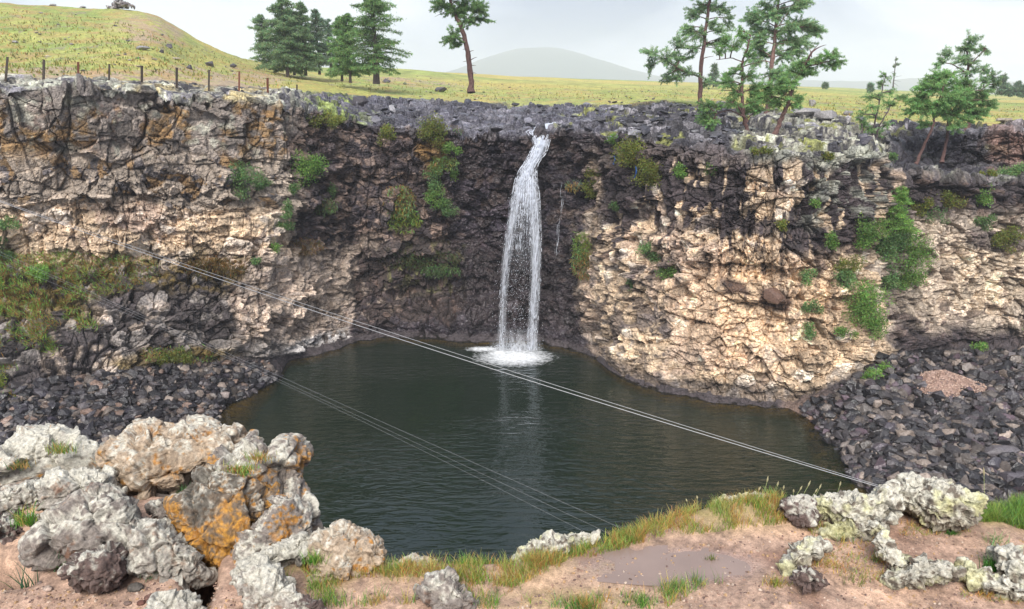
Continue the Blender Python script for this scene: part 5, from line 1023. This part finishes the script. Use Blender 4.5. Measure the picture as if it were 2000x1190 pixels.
near_rock([(1005, 1095), (1020, 1075), (1045, 1060), (1072, 1048), (1108, 1052), (1106, 1075), (1075, 1095), (1030, 1106)], 'pale rock on the rim at the left end of the long grass', .8, 'crust', 17, Yb=2.8)
near_rock([(1108, 1050), (1130, 1040), (1165, 1042), (1168, 1056), (1135, 1066), (1110, 1066)], 'low pale rock right of the one at the left end of the long grass', .8, 'crust', 35, Yb=2.9, res=6)
near_rock([(1398, 985), (1415, 972), (1440, 972), (1470, 966), (1500, 968), (1498, 985), (1450, 995), (1400, 996)], 'flat pale rock peeping out behind the crest of the grass', .8, 'crust', 18, Yb=3.2)
near_rock([(1522, 990), (1535, 976), (1565, 973), (1588, 985), (1598, 1010), (1592, 1028), (1560, 1020), (1532, 1010)], 'dark purple brown spongy rock beside the crest of the grass', .8, 'brown', 19, Yb=3.0)
near_rock([(1590, 985), (1622, 972), (1682, 966), (1736, 955), (1755, 975), (1740, 1006), (1700, 1030), (1655, 1040), (1632, 1018), (1605, 1005)], 'white crusted rock left of the split, right of the spongy rock', .8, 'crust', 20, Yb=3.0)
near_rock([(1610, 1064), (1604, 1042), (1640, 1022), (1700, 1020), (1738, 1012), (1730, 1034), (1680, 1050), (1640, 1060)], 'low crusted ledge in front of the white crusted rock', .7, 'crust', 21, Yb=2.9, lum=.9)
near_rock([(1728, 962), (1758, 946), (1772, 937), (1786, 945), (1840, 942), (1870, 963), (1914, 980), (1902, 998), (1882, 1018), (1850, 1022), (1810, 1014), (1775, 994), (1740, 985)], 'largest white crusted rock of the right rim, where the cables end', .85, 'crust', 22, Yb=3.02)
near_rock([(1520, 1115), (1530, 1090), (1560, 1064), (1600, 1060), (1614, 1070), (1590, 1092), (1555, 1112), (1530, 1128)], 'crusted ridge of rock right of the puddle', .7, 'crust', 23, Yb=2.68)
near_rock([(1552, 1118), (1575, 1110), (1600, 1125), (1618, 1140), (1575, 1150), (1556, 1142)], 'flat dark stone below the crusted ridge by the puddle', .7, 'brown', 24, Yb=2.5, res=6)
near_rock([(1712, 1055), (1730, 1048), (1750, 1070), (1772, 1090), (1765, 1108), (1738, 1100), (1716, 1080)], 'short crusted rib of rock in the middle of the right sand', .7, 'crust', 25, Yb=2.66, res=6)
near_rock([(1722, 1140), (1735, 1118), (1775, 1108), (1795, 1094), (1840, 1100), (1872, 1112), (1860, 1132), (1800, 1136), (1760, 1150), (1735, 1150)], 'low crusted rib with a dark underside, right bottom of the photo', .7, 'crust', 26, Yb=2.55, lum=.85)
near_rock([(1872, 1118), (1890, 1106), (1925, 1118), (1960, 1128), (2000, 1150), (2060, 1170), (2060, 1185), (1985, 1172), (1930, 1156), (1885, 1138)], 'crusted rib running to the right edge of the photo', .7, 'crust', 27, Yb=2.5)
near_rock([(1946, 1078), (1965, 1074), (1995, 1088), (2050, 1100), (2060, 1150), (1990, 1150), (1955, 1125)], 'blocky white crusted rock at the right edge of the photo', .8, 'crust', 28, Yb=2.58)
near_rock([(762, 1102), (790, 1088), (830, 1090), (852, 1100), (840, 1114), (790, 1116)], 'flat orange brown rock on the pool edge of the grass', .7, 'tan', 29, Yb=2.7, res=6, orange_side=.5)
near_rock([(650 - 90, 1190), (590, 1168), (620, 1180), (640, 1215), (560, 1215)], 'dark brown stone at the foot of the rough crusted rock', .7, 'brown', 30, Yb=2.36, res=6)
near_rock([(290, 985), (315, 975), (338, 988), (345, 1010), (325, 1018), (300, 1010)], 'small speckled rock in the soil between the big boulders', .8, 'grey', 31, Yb=3.0, res=6)
near_rock([(60, 1012), (85, 1004), (100, 1022), (92, 1050), (66, 1050)], 'small brown rock under the green tuft at the left', .8, 'brown', 32, Yb=2.95, res=6)
# stones on the sand
for i, (px, py, w_, label, cc) in enumerate([(263, 1143, 26, 'dark grey striped stone on the sand', lin(96, 90, 84, .7)), (295, 1164, 28, 'smooth reddish brown stone on the sand', lin(120, 88, 78, .7)), (275, 1172, 16, 'small red brown stone beside the smooth one', lin(112, 74, 64, .7)), (263, 1112, 17, 'pale pinkish stone on the sand beside the dark boulder', lin(206, 180, 160, .75)),
        (249, 1104, 13, 'small grey stone touching the dark boulder', lin(140, 128, 118, .7)), (1592, 1036, 15, 'pale oval stone below the spongy rock', lin(170, 154, 128, .75)), (1602, 1018, 14, 'upright grey stone right of the spongy rock', lin(150, 138, 120, .7)), (248, 1172, 14, 'flat grey chip on the sand', lin(130, 108, 98, .7)), (92, 1144, 18, 'flat pale chip on the sand left of the dark boulder', lin(184, 162, 148, .72)), (76, 1130, 9, 'tiny stone near the sword like grass', lin(130, 112, 104, .7))]):
    p = unz(px, py, Z0 + .01); p[2] = gz_at(p[0], p[1]); k = p[1] / F; V, Fc = ICO4; s = w_ * k * .55
    D_ = 1 + .22 * fbm(V * 1.1 + i * 9, 400 + i, 3); e, r, o_ = worley(V * 1.1 + i * 5, 500 + i); V = V * (D_ + .2 * tilt(r, o_))[:, None] * [s * 1.1, s * .9, s * .62]
    c = cc * (1 + .3 * fbm(V / .012, 600 + i, 3)[:, None]); o = mkmesh('stone', V, Fc, M_LICH, np.clip(c, .01, .9), True); o.location = p + [0, 0, s * .28]; tag(o, label, 'stone', 'loose stones on the near sand')
mb = MB(); r = np.random.default_rng(9); pts = inpoly([(-20, 1120), (120, 1150), (260, 1090), (420, 1120), (480, 1190), (-20, 1190)], 1800, r) + inpoly([(1130, 1100), (1500, 1040), (1720, 1040), (2010, 1040), (2010, 1190), (1000, 1190)], 4200, r) + inpoly([(250, 960), (350, 950), (360, 1030), (300, 1020)], 120, r) + inpoly([(560, 1110), (1000, 1110), (1000, 1190), (560, 1190)], 250, r)
for px, py in pts:
    p = unz(px, py, Z0); p[2] = gz_at(p[0], p[1]); s = .0018 + .011 * r.random() ** 5; Vp, Fp = PROTO[r.integers(14)]
    mb.add((Vp @ rotm(r).T) * s * 1.6 + p, Fp, lin(*[(164, 132, 116), (206, 184, 166), (128, 104, 96), (178, 148, 128), (196, 160, 120)][r.integers(5)], .7))
tag(mb.build('pebbles', M_LICH), 'fine pebbles and grit on the damp sand', kind='stuff')
# ---- grass blades
def blades(mb, R0, hgt, wid, col, lean=.5, curl=.5, seed=0, dirn=None):
    """curved tapering blades rooted at R0"""
    n = len(R0); r = np.random.default_rng(seed); h = hgt * (.5 + .8 * r.random(n)); a = r.random(n) * 6.283; l = lean * (.3 + r.random(n))
    d = np.stack([np.cos(a), np.sin(a), 0 * a], 1)
    if dirn is not None: d = d * .6 + np.asarray(dirn); d /= np.linalg.norm(d, axis=1, keepdims=True)
    sd_ = np.stack([-d[:, 1], d[:, 0], 0 * a], 1); b = r.random(n) * 3.14; sd_ = sd_ * np.cos(b)[:, None] + d * np.sin(b)[:, None] * .7
    pts = []
    for t_ in (0, .4, .75, 1.0):
        c_ = R0 + d * (h * l * (t_ ** 2 * curl + t_ * (1 - curl)))[:, None]; c_ = c_ + np.outer(h * (t_ - .35 * l * t_ ** 2), [0, 0, 1]); w_ = wid * (1 - t_ ** 1.5) * .5 + .0002
        pts += [c_ - sd_ * w_, c_ + sd_ * w_]
    V = np.stack(pts, 1); i = np.arange(n)[:, None] * 8
    Fq = np.concatenate([i + np.array([[2 * k, 2 * k + 1, 2 * k + 3, 2 * k + 2]]) for k in range(3)], 0)
    cc = np.asarray(col) * (1 + .35 * (r.random((n, 1)) * 2 - 1)) * (1 + .12 * r.normal(size=(n, 3))); mb.add(V.reshape(-1, 3), Fq, np.repeat(np.clip(cc, .01, .9), 8, 0))
g1 = lin(132, 168, 72, .8); g2 = lin(168, 186, 98, .8); g3 = lin(210, 190, 110, .8); g4 = lin(206, 162, 96, .8); g5 = lin(120, 160, 96, .8)
def lawn(name, polys, n, hgt, cols_, label, seed, thresh=-.1, lean=.6, wid=.0028):
    r = np.random.default_rng(seed); mb = MB(); pts = []
    for poly, s in polys: pts += inpoly(poly, int(n * s), r)
    pts = np.array(pts); R0 = unz(pts[:, 0], pts[:, 1], Z0); k = fbm(R0 / .09, seed, 3); m_ = k > thresh + .15 * r.normal(size=len(k)); R0 = R0[m_]
    i0 = np.array([((GVis[::5, 0] - x) ** 2 + (GVis[::5, 1] - y) ** 2).argmin() for x, y in R0[:, :2]]); R0[:, 2] = GVis[::5][i0, 2] - .004
    s_ = np.floor((fbm(R0 / .16, seed + 9, 3) + .5) * len(cols_) * 1.1 + r.normal(size=len(R0)) * .8).astype(int).clip(0, len(cols_) - 1)
    for i, c_ in enumerate(cols_): blades(mb, R0[s_ == i], hgt, wid, c_, lean, .6, seed + i)
    return tag(mb.build(name, M_LEAF), label, kind='stuff')
lawn('grass', [([(1180, 1050), (1240, 1018), (1330, 994), (1420, 975), (1500, 964), (1530, 985), (1540, 1030), (1420, 1042), (1290, 1050), (1200, 1066)], .42), ([(1020, 1100), (1110, 1066), (1240, 1018), (1290, 1050), (1200, 1075), (1110, 1100), (1040, 1125)], .22), ([(570, 1105), (760, 1102), (1010, 1094), (1100, 1110), (1000, 1150), (800, 1135), (620, 1135)], .3), ([(1540, 1000), (1600, 1010), (1610, 1040), (1590, 1050)], .02)],
    15000, .058, [g3, g1, g2, g4, g3, g2], 'fresh and straw coloured grass along the near rim above the pool', 61, -.12)
lawn('grass', [([(600, 1130), (700, 1140), (1000, 1130), (1050, 1190), (600, 1190)], .5), ([(990, 1190), (1140, 1176), (1250, 1160), (1360, 1130), (1385, 1142), (1290, 1195)], .35), ([(480, 1110), (560, 1100), (570, 1140), (500, 1150)], .05)], 6000, .06, [g4, g2, g1, g5, g3], 'thin grass on the bare sand at the bottom of the photo', 62, .08)
lawn('grass', [([(1885, 1008), (1908, 985), (2010, 975), (2010, 1040), (1960, 1022), (1900, 1020)], 1.0)], 3800, .06, [g1, g5, g1, g2], 'dense green grass at the right end of the near rim', 63, -.4)
lawn('dry_grass', [([(1620, 1060), (1720, 1045), (1760, 1130), (1700, 1140), (1600, 1120)], .3), ([(1740, 1020), (1880, 1020), (1900, 1040), (1760, 1050)], .3), ([(1540, 1060), (1620, 1070), (1640, 1110), (1570, 1110)], .2), ([(1850, 1140), (2000, 1165), (2000, 1190), (1880, 1170)], .2)], 2600, .028, [g4, g3, g4, g2], 'short dry straw coloured grass between the crusted rocks', 64, .0, .9)
def near_tuft(px, py, w_, hgt, n, cols_, label, z=None, lean=.6, dirn=None, wid=.0035, seed=0, Y=None, name='grass_tuft'):
    r = np.random.default_rng(seed + 900)
    if Y: c0 = unproj(px, py, Y)
    else: c0 = unz(px, py, Z0); c0[2] = gz_at(c0[0], c0[1])
    k = c0[1] / F * w_ / 2; R0 = c0 + np.stack([r.normal(size=n) * k * .55, r.normal(size=n) * k * .35, np.full(n, -.01)], 1); mb = MB()
    for i, c_ in enumerate(cols_): blades(mb, R0[i::len(cols_)], hgt, wid, c_, lean, .6, seed + i, dirn)
    o = mb.build(name, M_LEAF, None, c0); o.location = c0; return tag(o, label, 'grass', 'grass tufts on the near rim')
gd = lin(74, 128, 62, .8); ge = lin(100, 160, 60, .8); gbl = lin(110, 140, 110, .8)
near_tuft(48, 1128, 40, .17, 34, [lin(84, 128, 92, .8)], 'dark blue green sword like grass by the black hollow at the left', lean=.45, wid=.006, seed=1)
near_tuft(15, 1122, 30, .13, 12, [lin(84, 128, 92, .8)], 'few long blades leaning left at the left edge of the photo', lean=1.0, dirn=(-1, -.2, 0), wid=.006, seed=2)
near_tuft(118, 1108, 50, .13, 60, [gd, gbl], 'long arching grass at the left of the small dark boulder', lean=.9, dirn=(.8, 0, 0), wid=.005, seed=3)
near_tuft(165, 1084, 70, .12, 90, [gd, gd, ge], 'long arching grass behind the small dark boulder', lean=.9, dirn=(1, 0, 0), wid=.005, seed=4, Y=2.72)
near_tuft(300, 1122, 44, .075, 50, [lin(140, 170, 130, .8)], 'pale blue green tuft on the sand before the sloping boulder', lean=.9, dirn=(1, -.2, 0), wid=.0045, seed=5)
near_tuft(52, 1020, 46, .085, 120, [ge, ge, g3], 'bright green tuft before the pale boulder at the left edge', seed=6, Y=2.86)
near_tuft(120, 880, 50, .06, 160, [ge, g2, g4], 'short green tuft on the crest of the long pale boulder', seed=7, Y=3.5)
near_tuft(232, 900, 60, .05, 220, [ge, g3, g4, lin(200, 180, 60, .8)], 'yellow green tuft between the long pale boulder and the big rounded one', seed=8, Y=3.4)
near_tuft(262, 945, 26, .05, 80, [g4, g3], 'straw coloured tuft hanging down beside the big rounded boulder', seed=9, Y=3.25)
near_tuft(365, 968, 24, .06, 110, [gd, gd, ge], 'dark green tuft under the big rounded boulder', seed=10, Y=3.15)
near_tuft(470, 918, 60, .04, 260, [ge, g2, g4], 'green cushion of grass between the orange boulder and the orange edged one', seed=11, Y=3.0)
near_tuft(505, 895, 50, .04, 160, [g4, g2], 'dry cushion of grass on the orange edged boulder', seed=12, Y=3.12)
near_tuft(615, 1095, 40, .05, 120, [ge, g2], 'green tuft between the grey white slab and the pale tan boulder', seed=13, Y=2.6)
near_tuft(40, 910, 44, .05, 90, [gd, g4], 'green and rust tuft in a hollow of the long pale boulder', seed=14, Y=3.4)
near_tuft(1668, 1142, 60, .08, 26, [lin(140, 150, 90, .8)], 'sparse upright tuft alone on the sand between the crusted ribs', lean=.5, seed=15)
near_tuft(1860, 1042, 24, .03, 120, [ge, gd], 'small round green tuft on the right sand', seed=16)
near_tuft(1945, 1060, 44, .06, 60, [lin(150, 180, 120, .8)], 'pale tuft near the right edge above the blocky white rock', seed=17)
near_tuft(1935, 1118, 34, .08, 150, [gd, ge], 'green tuft with tiny pale flowers beside the blocky white rock', seed=18)
near_tuft(1655, 1050, 60, .05, 160, [lin(130, 160, 90, .8), g3], 'grey green tuft below the low crusted ledge', seed=19)
near_tuft(1715, 1095, 40, .04, 120, [lin(130, 160, 90, .8), g4], 'tuft at the foot of the short crusted rib', seed=20)
near_tuft(1615, 1010, 30, .06, 130, [gd, ge], 'green tuft between the spongy rock and the white crusted rock', seed=21)
near_tuft(1515, 1145, 44, .05, 120, [g3, lin(140, 150, 70, .8)], 'yellow tuft at the lower end of the puddle', seed=22)
near_tuft(1405, 1140, 14, .09, 9, [lin(150, 170, 110, .8)], 'single thin tuft standing in the puddle', lean=.3, seed=23)
near_tuft(1390, 1090, 20, .035, 60, [lin(120, 130, 60, .8)], 'little olive tuft at the back of the puddle', seed=24)
near_tuft(545, 1150, 34, .06, 110, [gd, g2], 'green tuft against the rough crusted rock', seed=25, Y=2.5)
near_tuft(1925, 1165, 40, .045, 110, [g4, g4, g3], 'rust coloured dry tuft under the rib at the right bottom', seed=26)
near_tuft(490, 975 + 165, 30, .05, 70, [g3, g2], 'straw tuft at the left end of the rough crusted rock', seed=27)
near_tuft(1135, 1190, 90, .055, 260, [gd, ge, g2], 'thick green tuft at the bottom edge of the photo below the puddle', seed=28)
near_tuft(1250, 1175, 70, .05, 200, [gd, ge, g2], 'arching green tuft at the lower edge of the puddle', seed=29)
# seed heads along the crest
mb = MB(); hd = MB(); r = np.random.default_rng(77)
sh_ = empty('flowering_grass', unz(1560, 985, Z0), label='tall thin grass stalks with pale seed heads behind the spongy rock', cat='grass'); s0 = np.array(sh_.location)
for px, py, tx, ty in [(1490, 985, 1498, 942), (1510, 985, 1518, 950), (1525, 985, 1530, 956), (1545, 990, 1562, 958), (1560, 990, 1578, 950), (1575, 990, 1592, 962), (1585, 990, 1600, 955), (1632, 985, 1640, 950), (1350, 1000, 1342, 980), (1365, 1000, 1362, 975), (1925, 990, 1922, 930), (1470, 985, 1482, 958), (1550, 985, 1550, 962)]:
    Y = Yat(py, Z0); a = unproj(px, py, Y); b_ = unproj(tx, ty, Y); tube(mb, bez(a, (a + b_) / 2 + [-.005, 0, .005], b_, 5) - s0, .0009, 3)
    tube(hd, np.array([b_, b_ + (b_ - a) * .12, b_ + (b_ - a) * .28]) - s0, [.0012, .0042, .0008], 5, lin(220, 210, 170, .8))
M_STALK = plain('dry_stalk', lin(170, 180, 120, .8), .8); mb.build('stalks', M_STALK, sh_, hascol=False); hd.build('seed_heads', M_LEAF, sh_)

# ------------------------------------------------------------------ air
def vol(name, dens, col, box=None, mesh=None):
    m = bpy.data.materials.new(name); m.use_nodes = True; t = m.node_tree; t.nodes.clear()
    o_ = t.nodes.new('ShaderNodeOutputMaterial'); v = t.nodes.new('ShaderNodeVolumePrincipled'); v.inputs['Density'].default_value = dens; v.inputs['Color'].default_value = (*col, 1); v.inputs['Anisotropy'].default_value = .0
    t.links.new(v.outputs[0], o_.inputs['Volume']); return m
mh = vol('haze_air', HAZE, (.93, .96, 1.0))
V = [[x, y, z] for x in (-4200, 4200) for y in (-60, 5200) for z in (-90, 215)]
o = mkmesh('haze', V, np.array([[0, 1, 3, 2], [4, 6, 7, 5], [0, 4, 5, 1], [2, 3, 7, 6], [0, 2, 6, 4], [1, 5, 7, 3]]), mh); tag(o, kind='stuff')
